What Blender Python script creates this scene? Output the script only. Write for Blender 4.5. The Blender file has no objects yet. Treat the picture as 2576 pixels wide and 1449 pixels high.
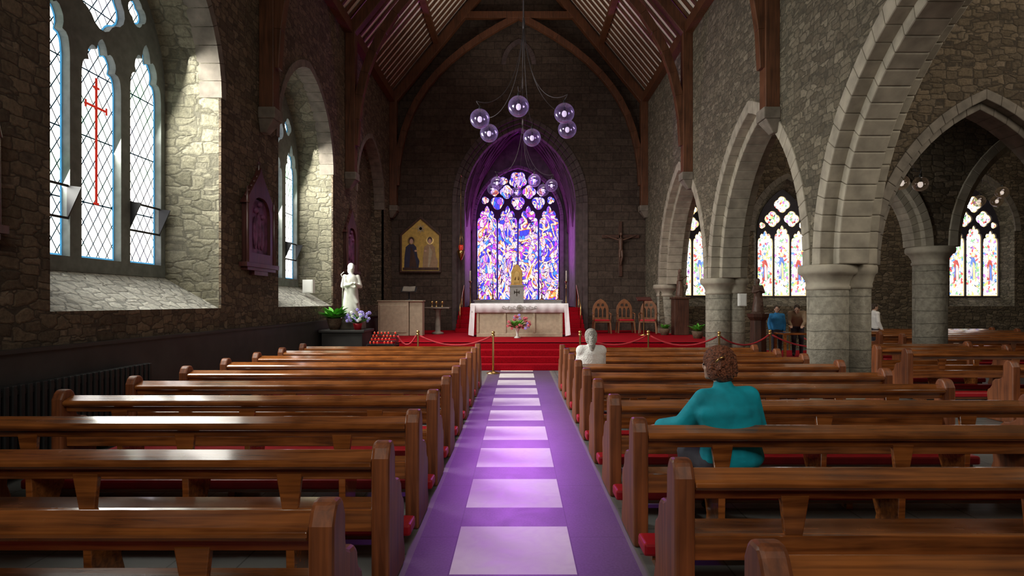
import bpy,bmesh,math,random
from mathutils import Vector,Matrix
from mathutils.geometry import tessellate_polygon
random.seed(3)
S=bpy.context.scene
COL=S.collection
S.view_settings.view_transform='Standard'
S.view_settings.look='None'
PI=math.pi
# ------------------------------------------------------------------ materials
class NB:
    def __init__(s,name):
        s.m=bpy.data.materials.new(name); s.m.use_nodes=True
        s.t=s.m.node_tree; s.t.nodes.clear()
        s.out=s.t.nodes.new('ShaderNodeOutputMaterial')
    def n(s,ty,ins=None,**kw):
        nd=s.t.nodes.new(ty)
        for k,v in kw.items(): setattr(nd,k,v)
        if ins:
            for k,v in ins.items():
                if isinstance(v,bpy.types.NodeSocket): s.t.links.new(v,nd.inputs[k])
                else: nd.inputs[k].default_value=v
        return nd
    def math(s,op,a,b=0.0,c=0.0,clamp=False):
        nd=s.n('ShaderNodeMath',{0:a,1:b,2:c},operation=op); nd.use_clamp=clamp
        return nd.outputs[0]
    def mix(s,f,a,b,bt='MIX'):
        nd=s.t.nodes.new('ShaderNodeMix'); nd.data_type='RGBA'; nd.blend_type=bt
        for i,v in ((0,f),(6,a),(7,b)):
            if isinstance(v,bpy.types.NodeSocket): s.t.links.new(v,nd.inputs[i])
            else: nd.inputs[i].default_value=v
        return nd.outputs[2]
    def ramp(s,f,stops,interp='LINEAR'):
        nd=s.t.nodes.new('ShaderNodeValToRGB'); cr=nd.color_ramp; cr.interpolation=interp
        while len(cr.elements)<len(stops): cr.elements.new(0.5)
        for e,(p,c) in zip(cr.elements,stops): e.position=p; e.color=c if len(c)==4 else (*c,1)
        s.t.links.new(f,nd.inputs[0]); return nd.outputs[0]
    def coords(s,scale=(1,1,1),kind='Object'):
        tc=s.n('ShaderNodeTexCoord')
        return s.n('ShaderNodeMapping',{'Vector':tc.outputs[kind],'Scale':scale}).outputs[0]
    def done(s,sh): s.t.links.new(sh,s.out.inputs[0]); return s.m
def c4(c): return (*c,1)
def pmat(name,c,rough=.6,metal=0,coat=0,var=.15,vs=8,bump=0,em=None,ems=0,spec=.5):
    b=NB(name); v=b.coords()
    nz=b.n('ShaderNodeTexNoise',{'Vector':v,'Scale':vs,'Detail':4}).outputs[0]
    d=tuple(x*(1-var) for x in c); e=tuple(min(1,x*(1+var)) for x in c)
    colr=b.ramp(nz,[(.3,d),(.7,e)])
    p=b.n('ShaderNodeBsdfPrincipled',{'Base Color':colr,'Roughness':rough,'Metallic':metal,'Coat Weight':coat,'Coat Roughness':.15,'Specular IOR Level':spec})
    if em: p.inputs['Emission Color'].default_value=c4(em); p.inputs['Emission Strength'].default_value=ems
    if bump:
        bn=b.n('ShaderNodeBump',{'Height':nz,'Strength':bump,'Distance':.02}); b.t.links.new(bn.outputs[0],p.inputs['Normal'])
    return b.done(p.outputs[0])
def rubble(name,tones,mortar,scale=(4.2,4.2,8.4),bump=.8,rough=.85,rnd=.8):
    b=NB(name); tc=b.n('ShaderNodeTexCoord')
    nz=b.n('ShaderNodeTexNoise',{'Vector':tc.outputs['Object'],'Scale':2.6,'Detail':3})
    off=b.n('ShaderNodeVectorMath',{0:nz.outputs[1],1:(.5,.5,.5)},operation='SUBTRACT')
    off2=b.n('ShaderNodeVectorMath',{0:off.outputs[0],'Scale':.11},operation='SCALE')
    ad=b.n('ShaderNodeVectorMath',{0:tc.outputs['Object'],1:off2.outputs[0]},operation='ADD')
    mp=b.n('ShaderNodeMapping',{'Vector':ad.outputs[0],'Scale':scale}).outputs[0]
    v1=b.n('ShaderNodeTexVoronoi',{'Vector':mp,'Scale':1,'Randomness':rnd},distance='CHEBYCHEV')
    v2=b.n('ShaderNodeTexVoronoi',{'Vector':mp,'Scale':1,'Randomness':rnd},distance='CHEBYCHEV',feature='F2')
    ed=b.math('SUBTRACT',v2.outputs['Distance'],v1.outputs['Distance'])
    sp=b.n('ShaderNodeSeparateColor',{0:v1.outputs['Color']})
    base=b.ramp(sp.outputs[0],[(i/(len(tones)-1),t) for i,t in enumerate(tones)])
    fine=b.n('ShaderNodeTexNoise',{'Vector':tc.outputs['Object'],'Scale':17,'Detail':7,'Roughness':.72}).outputs[0]
    fr=b.ramp(fine,[(.3,(.55,.55,.55)),(.7,(1.28,1.26,1.23))])
    base=b.mix(1.0,base,fr,'MULTIPLY')
    e=b.ramp(ed,[(.0,(0,0,0)),(.10,(1,1,1))])
    colr=b.mix(e,c4(mortar),base)
    h=b.math('ADD',b.math('MULTIPLY',b.ramp(ed,[(0,(0,0,0)),(.2,(1,1,1))]),.8),b.math('MULTIPLY',fine,1.5))
    h=b.math('ADD',h,b.math('MULTIPLY',sp.outputs[1],.4))
    bn=b.n('ShaderNodeBump',{'Height':h,'Strength':bump,'Distance':.05})
    p=b.n('ShaderNodeBsdfPrincipled',{'Base Color':colr,'Roughness':rough,'Normal':bn.outputs[0],'Specular IOR Level':.35})
    return b.done(p.outputs[0])
def ashlar(name,c1,c2,mortar,bw=.55,bh=.26,plane='XZ'):
    b=NB(name); tc=b.n('ShaderNodeTexCoord')
    sx=b.n('ShaderNodeSeparateXYZ',{0:tc.outputs['Object']})
    nz=b.n('ShaderNodeTexNoise',{'Vector':tc.outputs['Object'],'Scale':1.2,'Detail':3})
    o=b.math('MULTIPLY',b.math('SUBTRACT',nz.outputs[0],.5),.2)
    cb=b.n('ShaderNodeCombineXYZ',{0:b.math('ADD',sx.outputs[0 if plane=='XZ' else 1],o),1:b.math('ADD',sx.outputs[2],b.math('MULTIPLY',o,.5))})
    br=b.n('ShaderNodeTexBrick',{'Vector':cb.outputs[0],'Color1':c4(c1),'Color2':c4(c2),'Mortar':c4(mortar),'Scale':1,'Mortar Size':.01,'Mortar Smooth':.5,'Brick Width':bw,'Row Height':bh})
    fine=b.n('ShaderNodeTexNoise',{'Vector':tc.outputs['Object'],'Scale':9,'Detail':7,'Roughness':.7}).outputs[0]
    colr=b.mix(1.0,br.outputs[0],b.ramp(fine,[(.3,(.55,.55,.55)),(.7,(1.25,1.25,1.25))]),'MULTIPLY')
    h=b.math('SUBTRACT',b.math('MULTIPLY',fine,1.6),b.math('MULTIPLY',br.outputs[1],.8))
    bn=b.n('ShaderNodeBump',{'Height':h,'Strength':.9,'Distance':.03})
    p=b.n('ShaderNodeBsdfPrincipled',{'Base Color':colr,'Roughness':.85,'Normal':bn.outputs[0],'Specular IOR Level':.3})
    return b.done(p.outputs[0])
def woodm(name,c1,c2,rough=.3,coat=.4,axis=0,bump=.15,crough=.12):
    b=NB(name); sc=[26,26,26]; sc[axis]=1.6
    v=b.coords(tuple(sc))
    nz=b.n('ShaderNodeTexNoise',{'Vector':v,'Scale':1,'Detail':5,'Distortion':.6}).outputs[0]
    big=b.n('ShaderNodeTexNoise',{'Vector':b.coords((3,3,3)),'Scale':1,'Detail':3}).outputs[0]
    f=b.math('ADD',b.math('MULTIPLY',nz,.65),b.math('MULTIPLY',big,.35))
    colr=b.ramp(f,[(.35,c1),(.62,c2)])
    r=b.math('ADD',b.math('MULTIPLY',big,.35),rough-.15)
    bn=b.n('ShaderNodeBump',{'Height':nz,'Strength':bump,'Distance':.005})
    p=b.n('ShaderNodeBsdfPrincipled',{'Base Color':colr,'Roughness':r,'Coat Weight':coat,'Coat Roughness':crough,'Normal':bn.outputs[0]})
    return b.done(p.outputs[0])
def emis(name,c,s):
    b=NB(name); nz=b.n('ShaderNodeTexNoise',{'Vector':b.coords(),'Scale':7,'Detail':2}).outputs[0]
    colr=b.ramp(nz,[(.3,tuple(x*.7 for x in c)),(.7,c)])
    e=b.n('ShaderNodeEmission',{'Color':colr,'Strength':s}); return b.done(e.outputs[0])
def glass_clear(name,strength):
    b=NB(name); tc=b.n('ShaderNodeTexCoord'); s=b.n('ShaderNodeSeparateXYZ',{0:tc.outputs['UV']})
    u=b.math('DIVIDE',s.outputs[0],.19); v=b.math('DIVIDE',s.outputs[1],.28)
    la=b.math('ABSOLUTE',b.math('SUBTRACT',b.math('FRACT',b.math('ADD',u,v)),.5))
    lb=b.math('ABSOLUTE',b.math('SUBTRACT',b.math('FRACT',b.math('SUBTRACT',u,v)),.5))
    ln=b.math('MAXIMUM',la,lb); f=b.math('GREATER_THAN',ln,.452)
    hb=b.math('LESS_THAN',b.math('FRACT',b.math('DIVIDE',b.math('SUBTRACT',s.outputs[1],2.15),.92)),.02)
    f=b.math('MAXIMUM',f,hb)
    nz=b.n('ShaderNodeTexNoise',{'Vector':tc.outputs['UV'],'Scale':1.3,'Detail':3}).outputs[0]
    colr=b.ramp(nz,[(.32,(.42,.62,.42)),(.5,(1,.98,.93)),(.68,(.80,.74,.84))])
    colr=b.mix(f,colr,(.0,.002,.004,1))
    return b.done(b.n('ShaderNodeEmission',{'Color':colr,'Strength':strength}).outputs[0])
def glass_stain(name,stops,strength,sc=7,dsc=1.2,stretch=(1,.55,1),lead=.05,dist=.5):
    b=NB(name); tc=b.n('ShaderNodeTexCoord')
    nz=b.n('ShaderNodeTexNoise',{'Vector':tc.outputs['UV'],'Scale':dsc,'Detail':2})
    off=b.n('ShaderNodeVectorMath',{0:nz.outputs[1],'Scale':dist},operation='SCALE')
    ad=b.n('ShaderNodeVectorMath',{0:tc.outputs['UV'],1:off.outputs[0]},operation='ADD')
    mp=b.n('ShaderNodeMapping',{'Vector':ad.outputs[0],'Scale':stretch}).outputs[0]
    v1=b.n('ShaderNodeTexVoronoi',{'Vector':mp,'Scale':sc}); v2=b.n('ShaderNodeTexVoronoi',{'Vector':mp,'Scale':sc},feature='DISTANCE_TO_EDGE')
    n2=b.n('ShaderNodeTexNoise',{'Vector':v1.outputs['Position'],'Scale':.55,'Detail':4,'Distortion':2.2,'Roughness':.7}).outputs[0]
    sp=b.n('ShaderNodeSeparateColor',{0:v1.outputs['Color']})
    f=b.math('ADD',b.math('MULTIPLY',n2,1.25),b.math('MULTIPLY',b.math('SUBTRACT',sp.outputs[0],.62),.38))
    colr=b.ramp(f,stops,'CONSTANT')
    edge=b.math('LESS_THAN',v2.outputs[0],lead)
    colr=b.mix(edge,colr,(.01,.005,.02,1))
    return b.done(b.n('ShaderNodeEmission',{'Color':colr,'Strength':strength}).outputs[0])
def glass_flame(name,strength):
    b=NB(name); tc=b.n('ShaderNodeTexCoord')
    mp=b.n('ShaderNodeMapping',{'Vector':tc.outputs['UV'],'Scale':(1.0,.5,1)}).outputs[0]
    n1=b.n('ShaderNodeTexNoise',{'Vector':mp,'Scale':1.2,'Detail':1.0,'Distortion':2.6,'Roughness':.35}).outputs[0]
    band=b.math('FRACT',b.math('MULTIPLY',n1,6.0))
    mp2=b.n('ShaderNodeMapping',{'Vector':tc.outputs['UV'],'Scale':(1.0,.6,1)}).outputs[0]
    cell=b.n('ShaderNodeTexVoronoi',{'Vector':mp2,'Scale':6.5}); sp=b.n('ShaderNodeSeparateColor',{0:cell.outputs['Color']})
    bg=b.ramp(sp.outputs[0],[(0,(.05,.05,.58)),(.20,(.24,.08,.70)),(.36,(.42,.30,1)),(.50,(.06,.20,.90)),(.62,(.74,.70,1)),(.76,(.42,.06,.60)),(.88,(.85,.45,.75))],'CONSTANT')
    fl=b.ramp(band,[(0,(.75,.06,.02)),(.07,(1,.34,.08)),(.15,(1,.85,.60)),(.35,(1,.50,.36)),(.42,(0,0,0))],'CONSTANT')
    isf=b.math('LESS_THAN',band,.42)
    colr=b.mix(isf,bg,fl)
    e1=b.n('ShaderNodeTexVoronoi',{'Vector':mp2,'Scale':6.5},feature='DISTANCE_TO_EDGE').outputs[0]
    l1=b.math('LESS_THAN',e1,.032)
    l2=b.math('LESS_THAN',b.math('ABSOLUTE',b.math('SUBTRACT',band,.42)),.03); l3=b.math('LESS_THAN',band,.022)
    ld=b.math('MAXIMUM',l1,b.math('MAXIMUM',l2,l3))
    colr=b.mix(ld,colr,(.03,.01,.08,1))
    return b.done(b.n('ShaderNodeEmission',{'Color':colr,'Strength':strength}).outputs[0])
def floor_mat():
    b=NB('slate_floor'); tc=b.n('ShaderNodeTexCoord'); s=b.n('ShaderNodeSeparateXYZ',{0:tc.outputs['Object']})
    X,Y=s.outputs[0],s.outputs[1]
    inx=b.math('LESS_THAN',b.math('ABSOLUTE',b.math('ADD',X,.03)),.4)
    ty=b.math('LESS_THAN',b.math('FRACT',b.math('DIVIDE',b.math('SUBTRACT',Y,3.747-12.2),1.22)),.656)
    iny=b.math('MULTIPLY',b.math('LESS_THAN',Y,14.9),b.math('GREATER_THAN',Y,-3))
    white=b.math('MULTIPLY',b.math('MULTIPLY',inx,ty),iny)
    aisle=b.math('LESS_THAN',b.math('ABSOLUTE',b.math('SUBTRACT',X,.035)),.74)
    nz=b.n('ShaderNodeTexNoise',{'Vector':tc.outputs['Object'],'Scale':5,'Detail':6,'Distortion':1.4}).outputs[0]
    marble=b.ramp(nz,[(.3,(.76,.72,.73)),(.5,(.82,.79,.79)),(.7,(.86,.83,.83))])
    slate=b.ramp(b.n('ShaderNodeTexNoise',{'Vector':tc.outputs['Object'],'Scale':60,'Detail':3}).outputs[0],[(.3,(.095,.06,.12)),(.7,(.14,.095,.18))])  # violet tint mixed into the slate colour to strengthen the coloured light spill
    sx=b.math('LESS_THAN',b.math('ABSOLUTE',b.math('SUBTRACT',b.math('ABSOLUTE',b.math('ADD',X,.03)),.405)),.004)
    sy=b.math('LESS_THAN',b.math('FRACT',b.math('DIVIDE',b.math('SUBTRACT',Y,3.12-12.2),1.22)),.006)
    seam=b.math('MAXIMUM',sx,sy)
    slate=b.mix(b.math('MULTIPLY',seam,.6),slate,(.02,.015,.03,1))
    br=b.n('ShaderNodeTexBrick',{'Vector':tc.outputs['Object'],'Color1':(.13,.14,.14,1),'Color2':(.17,.18,.175,1),'Mortar':(.04,.04,.04,1),'Scale':1,'Mortar Size':.006,'Brick Width':.45,'Row Height':.45},offset=0.0)
    c=b.mix(aisle,br.outputs[0],slate); c=b.mix(white,c,marble)
    edge=b.math('LESS_THAN',b.math('ABSOLUTE',b.math('SUBTRACT',b.math('ABSOLUTE',b.math('SUBTRACT',X,.035)),.765)),.025)
    c=b.mix(b.math('MULTIPLY',edge,iny),c,(.20,.19,.185,1))
    r=b.math('ADD',b.math('MULTIPLY',nz,.12),.40)
    p=b.n('ShaderNodeBsdfPrincipled',{'Base Color':c,'Roughness':r,'Specular IOR Level':.6})
    return b.done(p.outputs[0])
def globe_mat(name,tint,edge):
    b=NB(name); fr=b.n('ShaderNodeLayerWeight',{'Blend':.4})
    t=b.n('ShaderNodeBsdfTransparent',{'Color':c4(tint)}); g=b.n('ShaderNodeBsdfGlossy',{'Color':(.9,.85,1,1),'Roughness':.03})
    d=b.n('ShaderNodeBsdfTranslucent',{'Color':c4(edge)}); d2=b.n('ShaderNodeBsdfDiffuse',{'Color':c4(edge)})
    dd=b.n('ShaderNodeMixShader',{0:.5,1:d.outputs[0],2:d2.outputs[0]})
    f=b.math('ADD',b.math('MULTIPLY',fr.outputs[1],.55),.08,clamp=True)
    m1=b.n('ShaderNodeMixShader',{0:b.math('ADD',b.math('MULTIPLY',fr.outputs[1],.5),.05,clamp=True),1:t.outputs[0],2:dd.outputs[0]})
    return b.done(b.n('ShaderNodeMixShader',{0:b.math('MULTIPLY',f,.6),1:m1.outputs[0],2:g.outputs[0]}).outputs[0])

M_rub=rubble('rubble_brown',[(.11,.082,.055),(.18,.138,.09),(.25,.192,.128),(.13,.10,.068),(.30,.235,.165)],(.065,.052,.038))
M_rubg=rubble('rubble_grey',[(.16,.138,.10),(.235,.205,.15),(.32,.285,.21),(.18,.16,.12),(.38,.34,.255)],(.10,.09,.066))
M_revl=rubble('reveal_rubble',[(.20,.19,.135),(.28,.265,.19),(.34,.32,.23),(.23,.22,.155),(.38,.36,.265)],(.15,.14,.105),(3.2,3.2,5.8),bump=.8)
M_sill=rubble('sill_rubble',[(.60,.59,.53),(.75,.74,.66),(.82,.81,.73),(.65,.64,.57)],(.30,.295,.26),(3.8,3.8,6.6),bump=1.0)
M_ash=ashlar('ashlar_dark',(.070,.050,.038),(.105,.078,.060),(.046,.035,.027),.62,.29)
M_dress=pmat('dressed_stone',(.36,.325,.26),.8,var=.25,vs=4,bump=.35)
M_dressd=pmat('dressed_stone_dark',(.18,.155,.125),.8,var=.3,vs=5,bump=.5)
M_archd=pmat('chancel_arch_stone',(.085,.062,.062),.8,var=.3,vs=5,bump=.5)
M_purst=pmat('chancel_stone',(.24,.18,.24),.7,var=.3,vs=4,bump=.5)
M_dado=pmat('dado_slate',(.035,.032,.03),.6,var=.3,vs=3)
M_floor=floor_mat()
M_pew=woodm('pew_wood',(.12,.034,.009),(.40,.130,.030),.19,1.0,0,crough=.10)
M_pewe=woodm('pew_end_wood',(.115,.032,.011),(.31,.092,.027),.5,.12,2,crough=.35)
M_beam=woodm('beam_wood',(.066,.024,.010),(.155,.058,.024),.45,.1,2)
M_white=pmat('ceiling_plaster',(.88,.82,.72),.8,var=.05)
M_red=pmat('red_carpet',(.30,.0015,.009),.9,var=.3,vs=40,bump=.2,spec=.1)
M_vinyl=pmat('red_vinyl',(.42,.008,.018),.4,var=.12)
M_rope=pmat('red_rope',(.45,.02,.03),.7)
M_brass=pmat('brass',(.65,.42,.16),.28,1,var=.1)
M_gold=pmat('gold',(.80,.50,.15),.35,.7,var=.2)
M_iron=pmat('iron',(.03,.03,.032),.5,.4)
M_wire=pmat('dark_wire',(.10,.09,.10),.5,.6)
M_cloth=pmat('altar_cloth',(.80,.78,.82),.8,var=.05)
M_stoneb=pmat('beige_stone',(.42,.35,.25),.7,var=.12,vs=10,bump=.2)
M_marb=pmat('white_marble',(.72,.72,.68),.45,var=.08)
M_plas=pmat('white_plaster',(.66,.66,.60),.5,var=.10)
M_green=pmat('leaf_green',(.12,.42,.05),.5,var=.4,vs=12)
M_purf=pmat('purple_petal',(.40,.32,.85),.6,var=.3)
M_whif=pmat('white_petal',(.85,.85,.88),.6,var=.1)
M_pink=pmat('pink_petal',(.66,.16,.20),.6,var=.5,vs=20)
M_basket=pmat('basket',(.12,.075,.045),.8,var=.4,vs=30,bump=.5)
M_chair=woodm('chair_wood',(.12,.045,.018),(.28,.12,.05),.4,.2,2)
M_dkwood=woodm('dark_wood',(.03,.012,.008),(.09,.035,.02),.45,.1,2)
M_station=woodm('station_wood',(.045,.014,.012),(.12,.036,.030),.4,.3,2)
M_statp=pmat('station_picture',(.15,.05,.13),.5,var=.8,vs=6)
M_skin=pmat('skin',(.62,.38,.28),.5,var=.06)
M_teal=pmat('teal_fabric',(.0,.36,.48),.8,var=.25,vs=7,bump=.3)
M_trou=pmat('dark_trousers',(.05,.05,.07),.8)
M_hairr=pmat('auburn_hair',(.20,.062,.027),.6,var=.8,vs=80,bump=1)
M_hairg=pmat('grey_hair',(.42,.40,.37),.6,var=.6,vs=60,bump=1)
M_knit=pmat('cream_knit',(.97,.95,.92),.9,var=.08,vs=60,bump=.6)
M_blue=pmat('blue_fabric',(.03,.24,.55),.8)
M_brownf=pmat('tan_fabric',(.36,.25,.16),.8)
M_hairb=pmat('brown_hair',(.05,.03,.018),.6)
M_whitep=pmat('white_plastic',(.75,.75,.72),.4,var=.03)
M_bronze=pmat('statue_dark',(.12,.065,.045),.5,var=.3)
M_globe=globe_mat('globe_glass',(.84,.76,.98),(.60,.46,.95)); M_globea=globe_mat('globe_glass_smoky',(.85,.78,.66),(.6,.48,.34))
M_bulb=pmat('bulb_glass',(.9,.88,.95),.3,em=(1,.93,1),ems=.7)
M_tr=pmat('tracery_stone',(.17,.19,.175),.7,var=.2,bump=.3)
M_trd=pmat('tracery_dark',(.04,.035,.05),.7,var=.2)
G_clear=glass_clear('leaded_clear_glass',2.8)
G_east=glass_flame('east_stained_glass',1.9)
G_side=glass_stain('side_stained_glass',[(0,(.15,.30,.75)),(.34,(.9,.93,1)),(.46,(.85,.12,.10)),(.485,(1,.95,.85)),(.57,(.95,.68,.20)),(.59,(.25,.50,.25)),(.615,(.95,.92,1)),(.72,(.45,.20,.55)),(.75,(1,.85,.7))],2.0,sc=15,lead=.035,dist=.2,stretch=(1,.8,1))
G_bordb=emis('blue_border_glass',(.10,.45,.80),1.0)
G_borde=emis('deep_blue_border_glass',(.12,.12,.85),1.2)
G_bordy=emis('gold_border_glass',(.95,.70,.35),1.5)
G_red=emis('red_glass',(.62,.035,.02),.9)
G_redf=emis('rose_glass',(.78,.16,.13),1.2)
G_blue=emis('blue_glass',(.20,.32,.80),1.3)
G_goldg=emis('gold_glass',(1,.74,.35),1.6)
G_skin=emis('flesh_glass',(1,.85,.75),1.5)
M_candle=pmat('red_candle_glass',(.6,.03,.02),.2,em=(1,.08,.04),ems=.25)
M_wax=pmat('wax',(.85,.8,.7),.5,em=(1,.85,.6),ems=.1)
M_flame=emis('flame',(1,.45,.2),1.6)
# ------------------------------------------------------------------ mesh builder
class MB:
    def __init__(s): s.v=[];s.f=[];s.m=[];s.s=[];s.uv=None
    def add(s,vs,fs,m=0,smooth=False,X=None):
        o=len(s.v)
        s.v+= [tuple(X@Vector(p)) if X else tuple(p) for p in vs]
        for f in fs: s.f.append([i+o for i in f]); s.m.append(m); s.s.append(smooth and len(f)<5)
        return s
    def box(s,x0,x1,y0,y1,z0,z1,m=0,X=None):
        v=[(x0,y0,z0),(x1,y0,z0),(x1,y1,z0),(x0,y1,z0),(x0,y0,z1),(x1,y0,z1),(x1,y1,z1),(x0,y1,z1)]
        return s.add(v,[(0,3,2,1),(4,5,6,7),(0,1,5,4),(1,2,6,5),(2,3,7,6),(3,0,4,7)],m,X=X)
    def hexa(s,v8,m=0,X=None):
        return s.add(v8,[(0,3,2,1),(4,5,6,7),(0,1,5,4),(1,2,6,5),(2,3,7,6),(3,0,4,7)],m,X=X)
    def prism(s,poly,fn,t0,t1,m=0,X=None):
        n=len(poly); v=[fn(a,b,t0) for a,b in poly]+[fn(a,b,t1) for a,b in poly]
        f=[list(range(n)),list(range(2*n-1,n-1,-1))]+[(i,(i+1)%n,n+(i+1)%n,n+i) for i in range(n)]
        return s.add(v,f,m,X=X)
    def plate(s,loops,fn,t0,t1,m=0):
        fl=[p for l in loops for p in l]; N=len(fl)
        tri=tessellate_polygon([[Vector((a,b,0)) for a,b in l] for l in loops])
        v=[fn(a,b,t0) for a,b in fl]+[fn(a,b,t1) for a,b in fl]
        f=[tuple(t) for t in tri]+[tuple(i+N for i in reversed(t)) for t in tri]
        o=0
        for l in loops:
            n=len(l)
            for i in range(n): f.append((o+i,o+(i+1)%n,N+o+(i+1)%n,N+o+i))
            o+=n
        return s.add(v,f,m)
    def flat(s,poly,fn,t,m=0):
        tri=tessellate_polygon([[Vector((a,b,0)) for a,b in poly]])
        return s.add([fn(a,b,t) for a,b in poly],[tuple(x) for x in tri],m)
    def cyl(s,p0,p1,r0,r1=None,n=12,m=0,smooth=True,X=None):
        r1=r0 if r1 is None else r1
        p0=Vector(p0);p1=Vector(p1);d=(p1-p0).normalized()
        a=d.orthogonal().normalized();b=d.cross(a)
        v=[]
        for i in range(n):
            t=2*PI*i/n;o=a*math.cos(t)+b*math.sin(t); v.append(p0+o*r0)
        for i in range(n):
            t=2*PI*i/n;o=a*math.cos(t)+b*math.sin(t); v.append(p1+o*r1)
        s.add(v,[(i,(i+1)%n,n+(i+1)%n,n+i) for i in range(n)],m,smooth,X)
        o=len(s.v)-2*n
        s.f.append([o+i for i in range(n-1,-1,-1)]);s.m.append(m);s.s.append(False)
        s.f.append([o+n+i for i in range(n)]);s.m.append(m);s.s.append(False)
        return s
    def tube(s,pts,r,n=8,m=0,X=None):
        pts=[Vector(p) for p in pts]; k=len(pts); v=[]; rr=r if isinstance(r,(list,tuple)) else [r]*k
        a=None
        for i,p in enumerate(pts):
            d=(pts[min(i+1,k-1)]-pts[max(i-1,0)]).normalized()
            if a is None: a=d.orthogonal().normalized()
            a=(a-d*a.dot(d)).normalized(); b=d.cross(a)
            for j in range(n):
                t=2*PI*j/n; v.append(p+(a*math.cos(t)+b*math.sin(t))*rr[i])
        f=[(i*n+j,i*n+(j+1)%n,(i+1)*n+(j+1)%n,(i+1)*n+j) for i in range(k-1) for j in range(n)]
        f.append(list(range(n-1,-1,-1))); f.append([(k-1)*n+j for j in range(n)])
        return s.add(v,f,m,True,X)
    def lathe(s,prof,c=(0,0,0),n=24,m=0,smooth=True,X=None):
        v=[];k=len(prof)
        for r,z in prof:
            for j in range(n):
                t=2*PI*j/n; v.append((c[0]+r*math.cos(t),c[1]+r*math.sin(t),c[2]+z))
        f=[(i*n+j,i*n+(j+1)%n,(i+1)*n+(j+1)%n,(i+1)*n+j) for i in range(k-1) for j in range(n)]
        f.append(list(range(n-1,-1,-1))); f.append([(k-1)*n+j for j in range(n)])
        return s.add(v,f,m,smooth,X)
    def ell(s,c,r,n=16,k=10,m=0,X=None):
        if not isinstance(r,(tuple,list)): r=(r,r,r)
        v=[(c[0],c[1],c[2]-r[2])];f=[]
        for i in range(1,k):
            ph=-PI/2+PI*i/k
            for j in range(n):
                t=2*PI*j/n; v.append((c[0]+r[0]*math.cos(ph)*math.cos(t),c[1]+r[1]*math.cos(ph)*math.sin(t),c[2]+r[2]*math.sin(ph)))
        v.append((c[0],c[1],c[2]+r[2])); L=len(v)-1
        for j in range(n):
            f.append((0,1+(j+1)%n,1+j)); f.append((L,1+(k-2)*n+j,1+(k-2)*n+(j+1)%n))
        for i in range(k-2):
            for j in range(n): f.append((1+i*n+j,1+i*n+(j+1)%n,1+(i+1)*n+(j+1)%n,1+(i+1)*n+j))
        return s.add(v,f,m,True,X)
    def obj(s,name,mats,parent=None,loc=(0,0,0),rz=0,bevel=0,recalc=True,uvfn=None,label=None,cat=None,kind=None,group=None):
        me=bpy.data.meshes.new(name)
        me.from_pydata(s.v,[],s.f)
        for i,p in enumerate(me.polygons): p.material_index=s.m[i]; p.use_smooth=s.s[i]
        if recalc:
            bm=bmesh.new(); bm.from_mesh(me); bmesh.ops.recalc_face_normals(bm,faces=bm.faces); bm.to_mesh(me); bm.free()
        if uvfn:
            ul=me.uv_layers.new(name='UVMap')
            for l in me.loops: ul.data[l.index].uv=uvfn(me.vertices[l.vertex_index].co)
        for m in (mats if isinstance(mats,(list,tuple)) else [mats]): me.materials.append(m)
        o=bpy.data.objects.new(name,me); COL.objects.link(o)
        o.location=loc; o.rotation_euler=(0,0,rz)
        if parent: o.parent=parent
        if bevel:
            b=o.modifiers.new('bevel','BEVEL'); b.width=bevel; b.segments=2; b.limit_method='ANGLE'; b.angle_limit=math.radians(40)
        if label: o['label']=label
        if cat: o['category']=cat
        if kind: o['kind']=kind
        if group: o['group']=group
        return o
def thing(name,label,cat,loc=(0,0,0),rz=0,group=None):
    o=bpy.data.objects.new(name,None); COL.objects.link(o); o.location=loc; o.rotation_euler=(0,0,rz); o.empty_display_size=.1
    o['label']=label; o['category']=cat
    if group: o['group']=group
    return o
def dup(root,loc,rz=None,label=None):
    def cp(o,par):
        c=o.copy(); COL.objects.link(c)
        if par: c.parent=par
        for ch in [x for x in o.children]: cp(ch,c)
        return c
    kids=list(root.children)
    r=root.copy(); COL.objects.link(r); r.location=loc
    if rz is not None: r.rotation_euler=(0,0,rz)
    if label: r['label']=label
    for k in kids: cp(k,r)
    return r
def STR(mb,name,mats,label,**k): return mb.obj(name,mats,label=label,kind='structure',**k)
XZ=lambda a,b,t:(a,t,b)     # plane facing -Y ; t=Y
YZ=lambda a,b,t:(t,a,b)     # plane facing X ; t=X
def arch_pts(cx,a,zs,h,off=0,n=14):
    R=(a*a+h*h)/(2*a); r=R+off; th=math.acos(max(-1,min(1,(R-a)/r)))
    L=[(cx-a+R-r*math.cos(th*i/n),zs+r*math.sin(th*i/n)) for i in range(n+1)]
    return L+[(2*cx-x,z) for x,z in reversed(L[:-1])]
def open_loop(cx,a,zb,zs,h,off=0,n=14): 
    p=arch_pts(cx,a,zs,h,off,n); return [(cx-a-off,zb)]+p+[(cx+a+off,zb)]
def cusped(cx,a,zb,zs,h,lobes=5,n=15,amt=.2):
    p=arch_pts(cx,a,zs,h,0,n); q=[]; N=len(p)-1; zc=zs+h*.1
    for i,(x,z) in enumerate(p):
        t=i/N; s_=(1-abs(math.sin(lobes*PI*t)))**1.6*amt*(1 if .08<t<.92 else 0)
        q.append((cx+(x-cx)*(1-s_),zc+(z-zc)*(1-s_)))
    return [(cx-a,zb)]+q+[(cx+a,zb)]
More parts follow.
